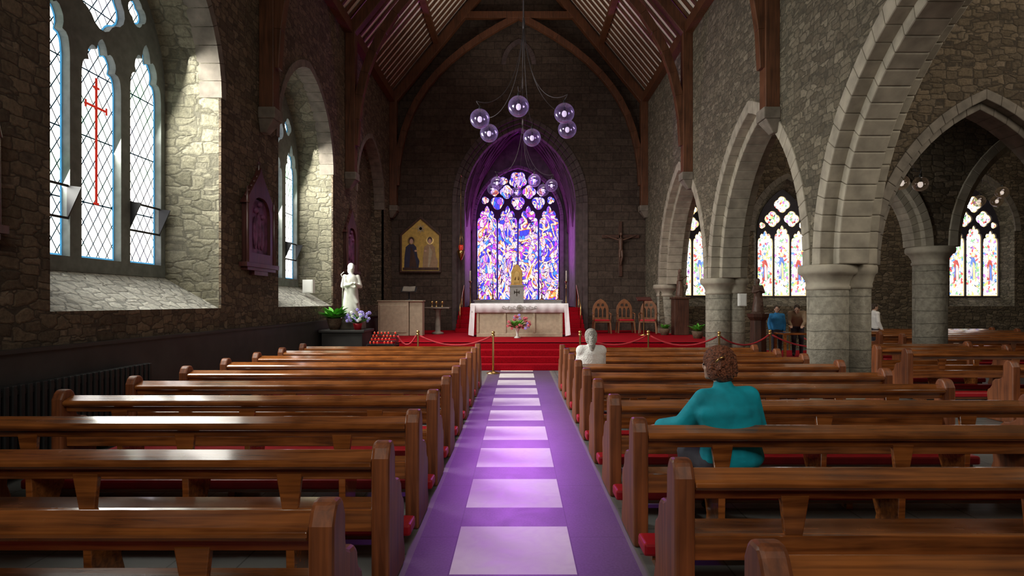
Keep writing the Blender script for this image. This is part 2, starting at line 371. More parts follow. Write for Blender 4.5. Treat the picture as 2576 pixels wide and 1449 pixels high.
def ring(mb,cx,a,zs,h,o0,o1,t0,t1,fn,n=13,gap=.012,m=0,jit=.0):
    R=(a*a+h*h)/(2*a)
    def pt(off,fr,side):
        r=R+off; th=math.acos(max(-1,min(1,(R-a)/r)))*fr
        x=cx-a+R-r*math.cos(th); z=zs+r*math.sin(th)
        return (2*cx-x if side else x,z)
    for side in (0,1):
        for i in range(n):
            f0=(i+gap*1.5)/n; f1=(i+1-gap*1.5)/n
            if i==n-1: f1=1
            j=random.uniform(-jit,jit)
            q=[pt(o0,f0,side),pt(o1+j,f0,side),pt(o1+j,f1,side),pt(o0,f1,side)]
            mb.hexa([fn(x,z,t0) for x,z in q]+[fn(x,z,t1) for x,z in q],m)
def foil(cx,cz,r,n=4,k=24,ph=0):
    return [(cx+r*(.78+.22*abs(math.cos(n*(2*PI*i/k+ph)/2)))*math.cos(2*PI*i/k),cz+r*(.78+.22*abs(math.cos(n*(2*PI*i/k+ph)/2)))*math.sin(2*PI*i/k)) for i in range(k)]
def inset(loop,d):
    xs=[p[0] for p in loop]; zs=[p[1] for p in loop]
    w=(max(xs)-min(xs))/2; h=(max(zs)-min(zs))/2; mx=(max(xs)+min(xs))/2; mz=(max(zs)+min(zs))/2
    return [(mx+(x-mx)*(1-d/w),mz+(z-mz)*(1-d/h)) for x,z in loop]
def window(name,label,loc,rz,outer,lights,foils,trm,glm,bord,thick=.16,bw=.035,figs=False,bev=.02):
    holes=[cusped(*l) for l in lights]+[foil(*f) for f in foils]
    mb=MB(); mb.plate([outer]+holes,XZ,-thick/2,thick/2)
    w=mb.obj(name,trm,loc=loc,rz=rz,bevel=bev,label=label,kind='structure')
    g=MB(); g.flat(outer,XZ,.05)
    g.obj('stained_glass',glm,parent=w,recalc=False,uvfn=lambda c:(c.x,c.z),label='leaded glass behind the stone tracery')
    b=MB()
    for h in holes: 
        i=inset(h,bw); n=len(h)
        b.add([XZ(x,z,.03) for x,z in h]+[XZ(x,z,.03) for x,z in i],[(k,(k+1)%n,n+(k+1)%n,n+k) for k in range(n)])
    b.obj('glass_border',bord,parent=w,recalc=False)
    if figs:
        f=MB()
        for k,l in enumerate(lights):
            cx,a,zb,zs,h=l; zc=zb+(zs-zb)*.30; H=(zs-zb)*.38; y=.022
            rb=[(cx-a*.40,zc),(cx+a*.38,zc),(cx+a*.28,zc+H*.5),(cx+a*.38,zc+H*.75),(cx+a*.16,zc+H),(cx-a*.16,zc+H),(cx-a*.38,zc+H*.75),(cx-a*.24,zc+H*.5)]
            f.flat(rb,XZ,y,(0,1,0)[k%3])
            f.flat([(cx-a*.02,zc),(cx+a*.30,zc),(cx+a*.20,zc+H*.7),(cx-a*.06,zc+H*.8)],XZ,y-.004,(3,2,1)[k%3])
            f.flat([(cx-a*.30,zc+H*.15),(cx-a*.15,zc+H*.1),(cx-a*.08,zc+H*.6),(cx-a*.2,zc+H*.7)],XZ,y-.003,(1,3,3)[k%3])
            cc=(cx,zc+H*1.12)
            f.flat([(cc[0]+a*.30*math.cos(t*PI/8),cc[1]+a*.30*math.sin(t*PI/8)) for t in range(16)],XZ,y-.002,2)
            f.flat([(cc[0]+a*.16*math.cos(t*PI/8),cc[1]+a*.2*math.sin(t*PI/8)) for t in range(16)],XZ,y-.006,3)
        f.obj('saint_figure',[G_redf,G_blue,G_goldg,G_skin],parent=w,recalc=False)
    return w
def remesh(mb,name,mat,parent,voxel=.012,sm=6,loc=(0,0,0),rz=0,label=None,fac=.5):
    o=mb.obj('tmp',mat,recalc=False); 
    r=o.modifiers.new('r','REMESH'); r.mode='VOXEL'; r.voxel_size=voxel; r.use_smooth_shade=True
    s=o.modifiers.new('s','SMOOTH'); s.iterations=sm; s.factor=fac
    dg=bpy.context.evaluated_depsgraph_get(); me=bpy.data.meshes.new_from_object(o.evaluated_get(dg))
    bpy.data.objects.remove(o); me.name=name
    for p in me.polygons: p.use_smooth=True; p.material_index=0
    me.materials.clear(); me.materials.append(mat)
    q=bpy.data.objects.new(name,me); COL.objects.link(q); q.location=loc; q.rotation_euler=(0,0,rz)
    if parent: q.parent=parent
    if label: q['label']=label
    return q
def cap(mb,p0,p1,r0,r1,n=12):
    mb.cyl(p0,p1,r0,r1,n); mb.ell(p0,r0,n,8); mb.ell(p1,r1,n,8)
# ------------------------------------------------------------------ shell
XL=-4.95; XR=5.0; ZW=9.7; YB=23.5; YW=-3.2; XM=.03; ZR=15.8
mb=MB(); mb.box(-6.2,21,YW-.2,29.2,-.2,0); STR(mb,'floor',M_floor,'dark slate floor with white marble squares in the aisle')
# left wall
def lopen(c): return open_loop(c,1.83,1.6,5.1,2.15)
cs=[8.18,14.23,20.3]
mb=MB(); mb.plate([[(YW,0),(YB+.4,0),(YB+.4,ZW),(YW,ZW)]]+[lopen(c) for c in cs],YZ,XL,XL-.08)
STR(mb,'wall_left',M_rub,'rough brown rubble stone wall with deep window recesses')
def loft(mb,l0,t0,l1,t1,fn,m=0,mbot=None):
    n=len(l0); v=[fn(a,b,t0) for a,b in l0]+[fn(a,b,t1) for a,b in l1]
    for i in range(n):
        mb.add([v[i],v[(i+1)%n],v[n+(i+1)%n],v[n+i]],[(0,1,2,3)],mbot if (i==n-1 and mbot is not None) else m)
for k,c in enumerate(cs[:2]):
    mb=MB(); o1=open_loop(c+.27,1.5,2.15,5.1,2.05)
    loft(mb,lopen(c),XL-.04,o1,XL-1.0,YZ,0,1)
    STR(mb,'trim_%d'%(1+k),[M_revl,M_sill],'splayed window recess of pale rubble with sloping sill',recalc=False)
    outer=[(x,z) for x,z in open_loop(0,1.52,2.1,5.1,2.07)]
    window('window_%d'%(1+k),'tall three-light leaded window with stone tracery',(XL-.98,c+.27,0),PI/2,outer,
      [(-1.0,.39,2.3,4.9,.85),(0,.40,2.3,4.75,.65),(1.0,.39,2.3,4.9,.85)],
      [(0,6.02,.50,5,30,PI/2),(-.78,6.15,.22,4),(.78,6.15,.22,4),(0,6.78,.2,3)],M_tr,G_clear,G_bordb,bw=.032)
mb=MB(); loft(mb,lopen(cs[2]),XL,lopen(cs[2]),XL-.45,YZ); mb.flat(lopen(cs[2]),YZ,XL-.45)
STR(mb,'trim_3',M_rub,'blocked window recess of dark rubble',recalc=False)
mb=MB()
for c in cs: ring(mb,c,1.83,5.1,2.15,-.02,.14,XL+.02,XL-.35,YZ,11)
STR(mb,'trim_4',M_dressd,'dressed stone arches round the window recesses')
mb=MB(); mb.box(XL,XL+.06,YW,YB,0,1.2); mb.box(XL,XL+.09,YW,YB,1.2,1.24)
STR(mb,'baseboard_left',M_dado,'dark slate dado along the rubble wall')
# red cross in window 1, vents
w1=bpy.data.objects['window_1']
mb=MB(); mb.box(-.018,.018,-.0,.012,3.1,4.85); mb.box(-.2,.2,0,.012,4.425,4.455); mb.box(-.06,.06,0,.012,4.7,4.73); mb.box(-.05,.05,0,.012,3.07,3.10)
mb.box(-.22,-.195,0,.012,4.39,4.49); mb.box(.195,.22,0,.012,4.39,4.49)
mb.obj('red_glass_cross',G_red,parent=w1,label='slim red cross in the clear leaded glass')
for wn in ('window_1','window_2'):
    w=bpy.data.objects[wn]
    for cx in (-1.0,1.0):
        mb=MB()
        for sx in (-.38,.38):
            x=cx+sx
            mb.hexa([(x-.008,-.06,2.8),(x+.008,-.06,2.8),(x+.008,-.05,2.8),(x-.008,-.05,2.8),(x-.008,-.24,3.2),(x+.008,-.24,3.2),(x+.008,-.05,3.22),(x-.008,-.05,3.22)])
        mb.box(cx-.38,cx+.38,-.07,-.05,2.78,2.81); mb.box(cx-.38,cx+.38,-.07,-.05,3.2,3.23)
        mb.obj('hopper_vent',M_iron,parent=w,label='small metal hopper vent opened inward')
# radiator
r=thing('radiator','dark iron radiator with vertical fins under the windows','radiator',(XL+.2,5.4,0))
mb=MB()
for i in range(26): mb.box(-.06,.06,i*.09,i*.09+.05,.12,.92)
mb.box(-.04,.04,0,2.3,.16,.22); mb.box(-.04,.04,0,2.3,.82,.88); mb.obj('fins',M_iron,parent=r,bevel=.01)
for y_ in (.1,2.1):
    mb=MB(); mb.box(-.03,.03,y_,y_+.05,0,.13); mb.obj('foot',M_iron,parent=r)
# back wall with chancel arch
CX=.08
mb=MB()
ol=[(XL-.1,0),(CX-2.5,0),(CX-2.5,5.5)]+arch_pts(CX,2.5,5.6,3.3)+[(CX+2.5,5.5),(CX+2.5,0),(XR+.9,0),(XR+.9,ZW),(XM,ZR+.3),(XL-.1,ZW)]
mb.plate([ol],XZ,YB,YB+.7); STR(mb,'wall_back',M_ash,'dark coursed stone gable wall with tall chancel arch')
mb=MB()
for i,(o0,o1,y0,y1) in enumerate([(-.02,.16,YB-.05,YB+.2),(-.16,.0,YB+.08,YB+.4),(-.3,-.14,YB+.22,YB+.6)]):
    ring(mb,CX,2.5,5.6,3.3,o0,o1,y0,y1,XZ,16,.006)
    for sx in (-1,1):
        xa=CX+sx*(2.5+o0); xb=CX+sx*(2.5+o1); mb.box(min(xa,xb),max(xa,xb),y0,y1,.6,5.6)
for sx in (-1,1):
    for y,o in ((YB+.05,.0),(YB+.2,-.15)): mb.cyl((CX+sx*(2.5+o),y,1.0),(CX+sx*(2.5+o),y,5.6),.07,n=10)
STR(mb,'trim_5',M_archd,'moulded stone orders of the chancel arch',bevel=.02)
mb=MB(); ring(mb,XM,.5,11.0,.8,0,.18,YB-.05,YB+.1,XZ,7); mb.flat(open_loop(XM,.5,9.9,11,.8),XZ,YB-.01,1); STR(mb,'trim_6',[M_archd,M_ash],'small blocked arched niche high in the gable')
# chancel
YC=28.5; CXa=2.3
mb=MB(); prof=open_loop(CX,CXa,1.5,5.4,4.3,n=18)
loft(mb,prof,YB+.6,prof,YC,XZ)
STR(mb,'wall_chancel',M_purst,'vaulted stone chancel walls',recalc=False)
mb=MB(); win_out=open_loop(CX-.08,1.98,1.75,5.57,2.43)
mb.plate([open_loop(CX,CXa+.1,1.4,5.4,4.4)]+[[(x,z) for x,z in win_out]],XZ,YC-.05,YC+.15); STR(mb,'wall_east',M_purst,'stone wall round the east window')
mb=MB(); ap=arch_pts(CX,CXa,5.0,4.7,n=16)
for s_ in (0,1):
    half=ap[:17] if s_==0 else list(reversed(ap[16:]))
    for y0 in (YB+.8,YB+2.4,YC-.1,):
        for y1 in (YB+.8,YB+1.6,YB+2.4,YB+3.2,YB+4.0,YC-.2):
            if abs(y1-y0)>2.6: continue
            mb.tube([(x,y0+(y1-y0)*(i/16)**.8,z-.02) for i,(x,z) in enumerate(half)],.06,6)
mb.tube([(CX,YB+.7,ap[16][1]-.02),(CX,YC,ap[16][1]-.02)],.07,6)
STR(mb,'trim_7',M_archd,'ribs of the chancel vault')
E_l=[(-1.465,.465,1.82,5.35,.92),(-.49,.465,1.82,5.35,.92),(.49,.465,1.82,5.35,.92),(1.465,.465,1.82,5.35,.92)]
E_f=[(0,6.40,.34,3,24,PI/2),(-.97,6.40,.33,3,24,PI/2),(.97,6.40,.33,3,24,PI/2),(-.53,6.92,.34,4),(.53,6.92,.34,4),(-1.10,6.91,.21,4),(1.10,6.91,.21,4),(0,7.47,.44,5,30,PI/2),(-1.55,6.52,.19,3),(1.55,6.52,.19,3),(-.68,7.44,.21,3),(.68,7.44,.21,3),(0,6.90,.16,4)]
window('window_3','large four-light stained glass window in violet and flame colours',(CX-.08,YC-.05,0),0,open_loop(0,1.98,1.75,5.57,2.43),E_l,E_f,M_trd,G_east,G_borde,thick=.08,bw=.018,bev=.006)
mb=MB(); ring(mb,0,2.0,5.57,2.43,0,.16,YC-.25,YC-.02,XZ,14)
for sx in(-1,1): mb.box(sx*2.08-.08,sx*2.08+.08,YC-.25,YC-.02,1.5,5.57)
STR(mb,'trim_8',M_purst,'moulding round the east window',bevel=.02)
# sanctuary platforms, steps
mb=MB()
for k in range(4): mb.box(-3.4,5.9,14.9+.367*k,16.4,.15*k,.15*(k+1)-.0)
mb.box(-3.4,5.9,16.0,YB,.0,.6); mb.box(XL+.1,-3.4,17.0,YB,0,.6)
STR(mb,'trim_9',M_red,'red carpeted sanctuary steps and platform',bevel=.015)
mb=MB()
for k in range(6): mb.box(CX-2.35,CX+2.35,21.7+.3*k,YB+.7,.6+.15*k,.75+.15*k)
mb.box(CX-2.35,CX+2.35,YB+.6,YC,.9,1.5)
STR(mb,'trim_10',M_red,'red carpeted steps up to the high altar',bevel=.012)
mb=MB(); mb.box(6.6,9.4,15.3,19.6,0,.13); STR(mb,'trim_11',M_red,'low red carpeted dais in the side aisle',bevel=.01)
# right arcade
ac=[7.4,13.0,18.6]; A=2.48; AZ=2.32; AH=3.45
pl=[(YW,0),(7.4-A,0)]
for c in ac: pl+=arch_pts(c,A,AZ,AH,.08)
pl+=[(18.6+A,0),(YB+.2,0),(YB+.2,ZW),(YW,ZW)]
mb=MB(); mb.plate([pl],YZ,XR,XR+.9); STR(mb,'wall_right',M_rubg,'grey rubble arcade wall with pointed arches')
n=12
for c in ac:
    mb=MB()
    ring(mb,c,A,AZ,AH,.02,.28,XR-.03,XR+.30,YZ,17,.006,jit=.01)
    ring(mb,c,A,AZ,AH,.02,.28,XR+.60,XR+.93,YZ,17,.006,jit=.01)
    ring(mb,c,A,AZ,AH,-.15,.06,XR+.2,XR+.70,YZ,17,.006,jit=.0)
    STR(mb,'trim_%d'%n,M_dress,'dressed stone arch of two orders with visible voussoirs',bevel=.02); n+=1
M_shaft=ashlar('shaft_stone',(.40,.37,.30),(.35,.325,.265),(.24,.225,.185),.8,.3,'YZ')
def column(name,label,x,y,r,h,back=True):
    c=thing(name,label,'column',(x,y,0))
    mb=MB(); mb.lathe([(r,.3),(r,h-.35)],n=36); mb.obj('shaft',M_shaft,parent=c)
    if back:
        q=r*.72
        mb=MB(); mb.lathe([(q,.3),(q,h-.3)],c=(.48,0,0),n=28); mb.obj('rear_shaft',M_shaft,parent=c)
        mb=MB(); mb.lathe([(q,h-.4),(q*1.1,h-.36),(q*1.06,h-.32),(q*1.25,h-.16),(q*1.4,h-.13),(q*1.42,h-.04),(q*1.36,h-.002)],c=(.48,0,0),n=32); mb.obj('rear_capital',M_dress,parent=c)
    mb=MB(); mb.lathe([(r*1.3,0),(r*1.3,.12),(r*1.2,.16),(r*1.22,.22),(r*1.05,.3),(r,.34)],n=32)
    if back: mb.lathe([(r*1.0,0),(r*1.0,.12),(r*.9,.2),(r*.72,.34)],c=(.48,0,0),n=32)
    mb.obj('base',M_dress,parent=c)
    mb=MB(); mb.lathe([(r,h-.42),(r*1.08,h-.40),(r*1.08,h-.36),(r*1.02,h-.34),(r*1.06,h-.28),(r*1.25,h-.17),(r*1.38,h-.15),(r*1.44,h-.11),(r*1.44,h-.04),(r*1.38,h)],n=40)
    mb.obj('capital',M_dress,parent=c)
    return c
column('column','round grey stone column with moulded capital in the arcade',5.26,10.2,.32,2.32)
column('column','slimmer looking round stone column with moulded capital near the steps',5.26,15.8,.31,2.32)
column('column','stone respond column beside the sanctuary',5.26,21.4,.30,2.32)
column('column','tall grey column at the transept opening',9.4,13.7,.34,2.95,False)
# cross arch wall in aisle
mb=MB(); pl=[(5.9,2.32)]+arch_pts(7.78,1.80,2.32,2.75,.05)+[(9.7,0),(14,0),(14,9.3),(5.9,9.3)]
mb.plate([pl],XZ,10.0,10.6); STR(mb,'wall_aisle',M_rub,'brown rubble wall over a pointed cross arch')
mb=MB(); ring(mb,7.78,1.80,2.32,2.75,.0,.16,9.96,10.2,XZ,13,.004); ring(mb,7.78,1.80,2.32,2.75,-.12,.04,10.1,10.5,XZ,13,.004)
STR(mb,'trim_%d'%n,M_dressd,'dressed stone cross arch over the side aisle',bevel=.012); n+=1
mb=MB(); pl=[(6.75,0),(6.98,0),(6.98,2.9)]+arch_pts(8.05,1.02,2.95,1.75,.05)+arch_pts(12.2,2.4,2.95,2.8,.05)+[(14.9,0),(21,0),(21,9.3),(6.75,9.3)]
mb.plate([pl],XZ,13.4,14.0); STR(mb,'wall_transept',M_rub,'rubble wall with arches into the transept')
mb=MB()
for c,a,h in ((8.05,1.02,1.75),(12.2,2.4,2.8)):
    ring(mb,c,a,2.95,h,0,.2,13.36,13.6,XZ,12,.004); ring(mb,c,a,2.95,h,-.16,.06,13.5,13.9,XZ,12,.004)
STR(mb,'trim_%d'%n,M_dress,'dressed stone arches of the transept arcade',bevel=.012); n+=1
# transept east wall with windows
YT=22.0; wx=[6.5,9.85,17.0]
mb=MB(); mb.plate([[(5.9,0),(21,0),(21,9.3),(5.9,9.3)]]+[[(x+c,z) for x,z in open_loop(0,1.2 if c>7 else .6,1.55,4.3,1.9 if c>7 else 1.5)] for c in wx],XZ,YT,YT+.08)
STR(mb,'wall_transept_east',M_rub,'rubble wall of the transept with stained glass windows')
for k,c in enumerate(wx):
    mb=MB(); a=1.2 if c>7 else .6; h=1.9 if c>7 else 1.5
    loft(mb,open_loop(c,a,1.55,4.3,h),YT,open_loop(c,.95 if c>7 else .58,1.9,4.3,1.6 if c>7 else 1.45),YT+.4,XZ,0,0)
    STR(mb,'trim_%d'%n,M_rubg,'splayed stone recess round a stained glass window',recalc=False); n+=1
    if c>7:
        L=[(-.625,.29,1.93,3.9,.47),(0,.29,1.93,4.05,.52),(.625,.29,1.93,3.9,.47)]; F=[(-.36,4.80,.30,4),(.36,4.80,.30,4),(0,5.34,.31,4),(-.74,4.56,.13,3),(.74,4.56,.13,3)]
        out=open_loop(0,.95,1.88,4.3,1.6)
    else:
        L=[(-.28,.25,1.95,3.9,.45),(.28,.25,1.95,3.9,.45)]; F=[(0,4.62,.26,4),(0,5.15,.20,4)]; out=open_loop(0,.57,1.88,4.3,1.43)
    window('window_%d'%(4+k),'stained glass window with saints in red, blue and gold',(c,YT+.4,0),0,out,L,F,M_trd,G_side,G_bordy,thick=.08,bw=.03,figs=True,bev=.006)
    mb=MB(); ring(mb,c,a,4.3,h,0,.2,YT-.05,YT+.1,XZ,10); STR(mb,'trim_%d'%n,M_dressd,'stone hood mould over a stained glass window'); n+=1
mb=MB(); mb.box(21,21.2,YW,YT+.2,0,9.4); STR(mb,'wall_south',M_rub,'rubble end wall of the transept')
mb=MB(); mb.box(-6.2,21,YW-.2,YW,0,16); STR(mb,'wall_west',M_rub,'rubble wall at the entrance end')
mb=MB(); mb.box(5.9,21,YW,YT+.6,9.3,9.5); STR(mb,'ceiling_aisle',M_beam,'dark timber ceiling of the side aisle')
# nave roof
mb=MB()
mb.prism([(XL-.2,ZW-.15),(XM,ZR),(XM,ZR+.15),(XL-.35,ZW-.1)],XZ,YW,YB+.3)
mb.prism([(XR+.2,ZW-.15),(XM,ZR),(XM,ZR+.15),(XR+.35,ZW-.1)],XZ,YW,YB+.3)
STR(mb,'ceiling',M_white,'white plaster ceiling between dark rafters')
mb=MB(); y=YW+.2
while y<YB:
    for xe in (XL,XR):
        mb.hexa([(xe,y,ZW-.05),(xe,y+.09,ZW-.05),(XM,y+.09,ZR-.07),(XM,y,ZR-.07),(xe,y,ZW+.05),(xe,y+.09,ZW+.05),(XM,y+.09,ZR+.02),(XM,y,ZR+.02)])
    y+=.38
for f in (.02,.36,.68):
    for xe in (XL,XR):
        x=xe+(XM-xe)*f; z=ZW+(ZR-ZW)*f-.12; mb.box(x-.1,x+.1,YW,YB,z-.14,z+.05)
mb.box(XL,XL+.22,YW,YB,ZW-.3,ZW); mb.box(XR-.22,XR,YW,YB,ZW-.3,ZW)
STR(mb,'trim_%d'%n,M_beam,'dark rafters, purlins and wall plates'); n+=1
def strip(mb,pts,w,y0,y1):
    k=len(pts)
    P=[Vector(p) for p in pts]; A_=[];B_=[]
    for i,p in enumerate(P):
        d=(P[min(i+1,k-1)]-P[max(i-1,0)]).normalized(); nrm=Vector((-d.y,d.x)); A_.append(p+nrm*w/2);B_.append(p-nrm*w/2)
    for i in range(k-1):
        q=[A_[i],B_[i],B_[i+1],A_[i+1]]
        mb.hexa([(a.x,y0,a.y) for a in q]+[(a.x,y1,a.y) for a in q])
def truss(y):
    t=thing('roof_truss','dark red-brown timber arch-braced roof truss on stone corbels','roof truss',(XM,y,5.0),group='arch-braced roof trusses')
    W=(XR-XL)/2; zo=-5.0
    for sx in (-1,1):
        mb=MB(); mb.box(sx*W-(.28 if sx>0 else 0),sx*W+(0 if sx>0 else .28),-.15,.15,.42,ZW+zo-.2); mb.obj('wall_post',M_beam,parent=t,bevel=.015)
        mb=MB(); a,b_=(sx*(W-.30),sx*W); x0,x1=min(a,b_),max(a,b_)
        mb.hexa([(x0+(.18 if sx>0 else 0),-.1,-.05),(x1-(0 if sx>0 else .18),-.1,-.05),(x1-(0 if sx>0 else .18),.1,-.05),(x0+(.18 if sx>0 else 0),.1,-.05),(x0,-.19,.2),(x1,-.19,.2),(x1,.19,.2),(x0,.19,.2)])
        mb.box(x0-(.03 if sx>0 else 0),x1+(0 if sx>0 else .03),-.2,.2,.2,.42); mb.obj('corbel',M_dressd,parent=t,bevel=.02)
        mb=MB(); strip(mb,[(sx*(W-.1),ZW+zo-.25),(0,ZR+zo-.35)],.32,-.13,.13); mb.obj('principal_rafter',M_beam,parent=t,bevel=.015)
        pts=[]
        P0,P1,P2,P3=(W-.24,1.2),(W-.30,4.3),(W-1.7,6.1),(.0,7.75)
        for i in range(13):
            u=i/12; pts.append(tuple(((1-u)**3*P0[j]+3*u*(1-u)**2*P1[j]+3*u*u*(1-u)*P2[j]+u**3*P3[j]) for j in (0,1)))
        pts=[(sx*a,b_) for a,b_ in pts]
        mb=MB(); strip(mb,pts,.24,-.1,.1); mb.obj('arched_brace',M_beam,parent=t,bevel=.012)
    mb=MB(); mb.box(-2.35,2.35,-.11,.11,7.65,7.9); mb.obj('collar_beam',M_beam,parent=t,bevel=.012)
    return t
t0=truss(11.6); dup(t0,(XM,5.9,5)); dup(t0,(XM,17.3,5)); dup(t0,(XM,23.2,5))
# ------------------------------------------------------------------ pews
def pew(L,label,loc,group):
    p=thing('pew',label,'pew',loc,group=group)
    prof=[(0,0),(.0,.80),(.03,.855),(.06,.885),(.13,.885),(.16,.855),(.19,.80),(.19,.70),(.20,.64),(.26,.61),(.33,.60),(.38,.56),(.39,.50),(.42,.46),(.46,.44),(.48,.38),(.46,.2),(.50,.1),(.50,0)]
    for x in (0,L-.105):
        mb=MB(); mb.prism(prof,YZ,x,x+.105); mb.obj('pew_end',M_pewe,parent=p,bevel=.02)
    i0,i1=.105,L-.105
    mb=MB(); mb.prism([(.018,.735),(.002,.755),(.0,.775),(.02,.79),(.135,.825),(.15,.805),(.15,.785),(.085,.765),(.095,.68),(.06,.68),(.04,.74)],YZ,i0,i1); mb.obj('top_rail',M_pew,parent=p,bevel=.006)
    mb=MB(); mb.prism([(.06,.36),(.05,.49),(.085,.495),(.10,.36)],YZ,i0,i1); mb.obj('lower_rail',M_pew,parent=p,bevel=.005)
    mb=MB(); mb.box(i0,i1,.07,.46,.405,.437); mb.box(i0,i1,.42,.45,.33,.405); mb.obj('seat',M_pew,parent=p,bevel=.008)
    k=max(1,round(L/1.3)); 
    for i in range(1,k+1):
        x=L*(i-.5)/k if k>1 else L/2
        mb=MB()
        mb.hexa([(x-.045,.065,.48),(x+.045,.065,.48),(x+.045,.1,.48),(x-.045,.1,.48),(x-.075,.05,.70),(x+.075,.05,.70),(x+.075,.09,.70),(x-.075,.09,.70)])
        mb.prism([(.08,0),(.06,.40),(.42,.40),(.40,.25),(.34,.12),(.38,0)],YZ,x-.025,x+.025)
        mb.obj('support',M_pew,parent=p,bevel=.006)
    kn=MB(); kn.box(.0,L,-.34,-.14,.08,.165); kn.obj('kneeler_cushion',M_vinyl,parent=p,bevel=.02,label='red vinyl kneeler cushion')
    kn=MB(); kn.box(.06,L-.06,-.31,-.15,.05,.08)
    for x in (.08,L/2,L-.13): kn.box(x,x+.05,-.3,.06,0,.05)
    kn.obj('kneeler_base',M_pew,parent=p)
    return p
g='rows of varnished oak pews'
pL=pew(3.56,'long varnished oak pew with shaped end panels and red kneeler',(-4.30,2.4,0),g)
for i in range(1,10): dup(pL,(-4.30,2.4+1.04*i,0))
pR=pew(3.8,'long varnished oak pew with shaped end panels and red kneeler',(.80,1.95,0),g)
for i in range(1,10): dup(pR,(.80,1.95+[0,1.1,2.2,3.28,4.35,5.4,6.45,7.5,8.5,9.5][i],0))
pA=pew(2.6,'shorter varnished oak pew in the side aisle',(6.85,7.3,0),g)
for i in (1,3,4,5): dup(pA,(6.85,7.3+1.0*i+(.25 if i==3 else 0)+(.15 if i>3 else 0),0))
pT=pew(5.6,'long varnished oak pew in the transept',(10.0,14.6,0),g)
for i in range(1,6): dup(pT,(10.0,14.6+1.0*i,0))
# ------------------------------------------------------------------ altar
al=thing('altar','beige stone altar draped with a white embroidered cloth','altar',(.05,18.9,.6))
mb=MB(); mb.box(-1.36,1.36,.06,.95,0,1.0); mb.box(-1.36,1.36,.03,.06,0,.12)
for x in (-1.36,-.5,.42,1.28): mb.box(x,x+.08,.03,.06,.12,1.0)
mb.obj('altar_block',M_stoneb,parent=al,bevel=.012)
mb=MB(); N=60
xs=[-1.53+3.06*i/N for i in range(N+1)]
v=[];f=[]
for x in xs: v+=[(x,1.0,1.06),(x,.0,1.06),(x,-.02+.008*math.sin(x*22),1.03),(x,-.03+.012*math.sin(x*22),.77)]
for i in range(N):
    for j in range(3): f.append((i*4+j,i*4+j+1,(i+1)*4+j+1,(i+1)*4+j))
mb.add(v,f,0,True)
for sx in (-1,1):
    v=[];f=[]
    for i in range(31):
        y=-.02+1.02*i/30
        for j in range(7):
            z=1.06-.99*j/6; v.append((sx*(1.53+.05*j/6+.025*math.sin(i*1.1)*j/6),y-.06*(1-i/30)*j/6,z))
    for i in range(30):
        for j in range(6): f.append((i*7+j,i*7+j+1,(i+1)*7+j+1,(i+1)*7+j))
    mb.add(v,f,0,True)
    v=[(sx*1.53,-.02,1.05),(sx*1.40,-.03,1.0),(sx*1.44,-.04,.03),(sx*1.6,-.08,.07)]
    mb.add(v,[(0,1,2,3)],0)
o=mb.obj('altar_cloth',M_cloth,parent=al,recalc=False); sd=o.modifiers.new('s','SOLIDIFY'); sd.thickness=.012
mb=MB()
def circ(cx,cz,r,y,tt=.008,n=20,a0=0,a1=2*PI): mb.tube([(cx+r*math.cos(a0+(a1-a0)*i/n),y,cz+r*math.sin(a0+(a1-a0)*i/n)) for i in range(n+1)],tt,5)
circ(0,.915,.09,-.05); circ(0,.915,.05,-.05); mb.tube([(-.04,-.05,.88),(.04,-.05,.95)],.008,5); mb.tube([(-.04,-.05,.95),(.04,-.05,.88)],.008,5)
for sx in (-1,1):
    for k in range(5):
        circ(sx*(.16+.085*k),.915+.02*(-1)**k,.035,-.05,.006,12,0,4.5)
    mb.tube([(sx*.1,-.05,.87),(sx*.3,-.05,.86),(sx*.55,-.05,.9)],.006,5)
mb.obj('embroidery',M_dressd,parent=al,label='grey round emblem with vine scrolls')
def leaves(mb,c,n,L,w,up=.8,m=0,seed=0):
    rnd=random.Random(seed)
    for i in range(n):
        a=rnd.uniform(0,2*PI); l=L*rnd.uniform(.6,1.1); e=rnd.uniform(.35,1.0)*up; d=Vector((math.cos(a),math.sin(a),0)); s_=Vector((-d.y,d.x,0))
        v=[];k=5
        for j in range(k+1):
            t=j/k; p=Vector(c)+d*(l*t*(1-e*.45))+Vector((0,0,l*e*1.2*(t-.45*t*t)))
            ww=w*math.sin(PI*min(1,t*.9+.08))
            v+=[p-s_*ww/2,p+Vector((0,0,-ww*.2)),p+s_*ww/2]
        f=[]
        for j in range(k): f+=[(j*3,j*3+1,j*3+4,j*3+3),(j*3+1,j*3+2,j*3+5,j*3+4)]
        mb.add(v,f,m,True)
def blooms(mb,c,R,n,r,m=0,seed=1):
    rnd=random.Random(seed)
    for i in range(n):
        a=rnd.uniform(0,2*PI);b=rnd.uniform(0,1); q=R*math.sqrt(rnd.random())
        p=Vector(c)+Vector((q*math.cos(a),q*math.sin(a)*.6,R*1.1*b*(1-q/R*.4)))
        mm=m if not isinstance(m,tuple) else m[i%len(m)]
        for k in range(6):
            t=k*PI/3; mb.ell((p.x+r*.7*math.cos(t),p.y-r*.2,p.z+r*.7*math.sin(t)),(r*.5,r*.3,r*.5),6,4,mm)
        mb.ell((p.x,p.y-r*.35,p.z),r*.3,6,4,mm)
fa=thing('flower_arrangement','pink and red flowers in a glass vase before the altar','flowers',(-.02,18.35,.6))
mb=MB(); mb.lathe([(.09,0),(.10,.02),(.03,.08),(.045,.2),(.08,.30),(.085,.31)],n=16); mb.obj('vase',M_marb,parent=fa)
mb=MB(); leaves(mb,(0,0,.28),90,.5,.05,1.0,0,3); mb.obj('foliage',M_green,parent=fa,recalc=False,kind='stuff')
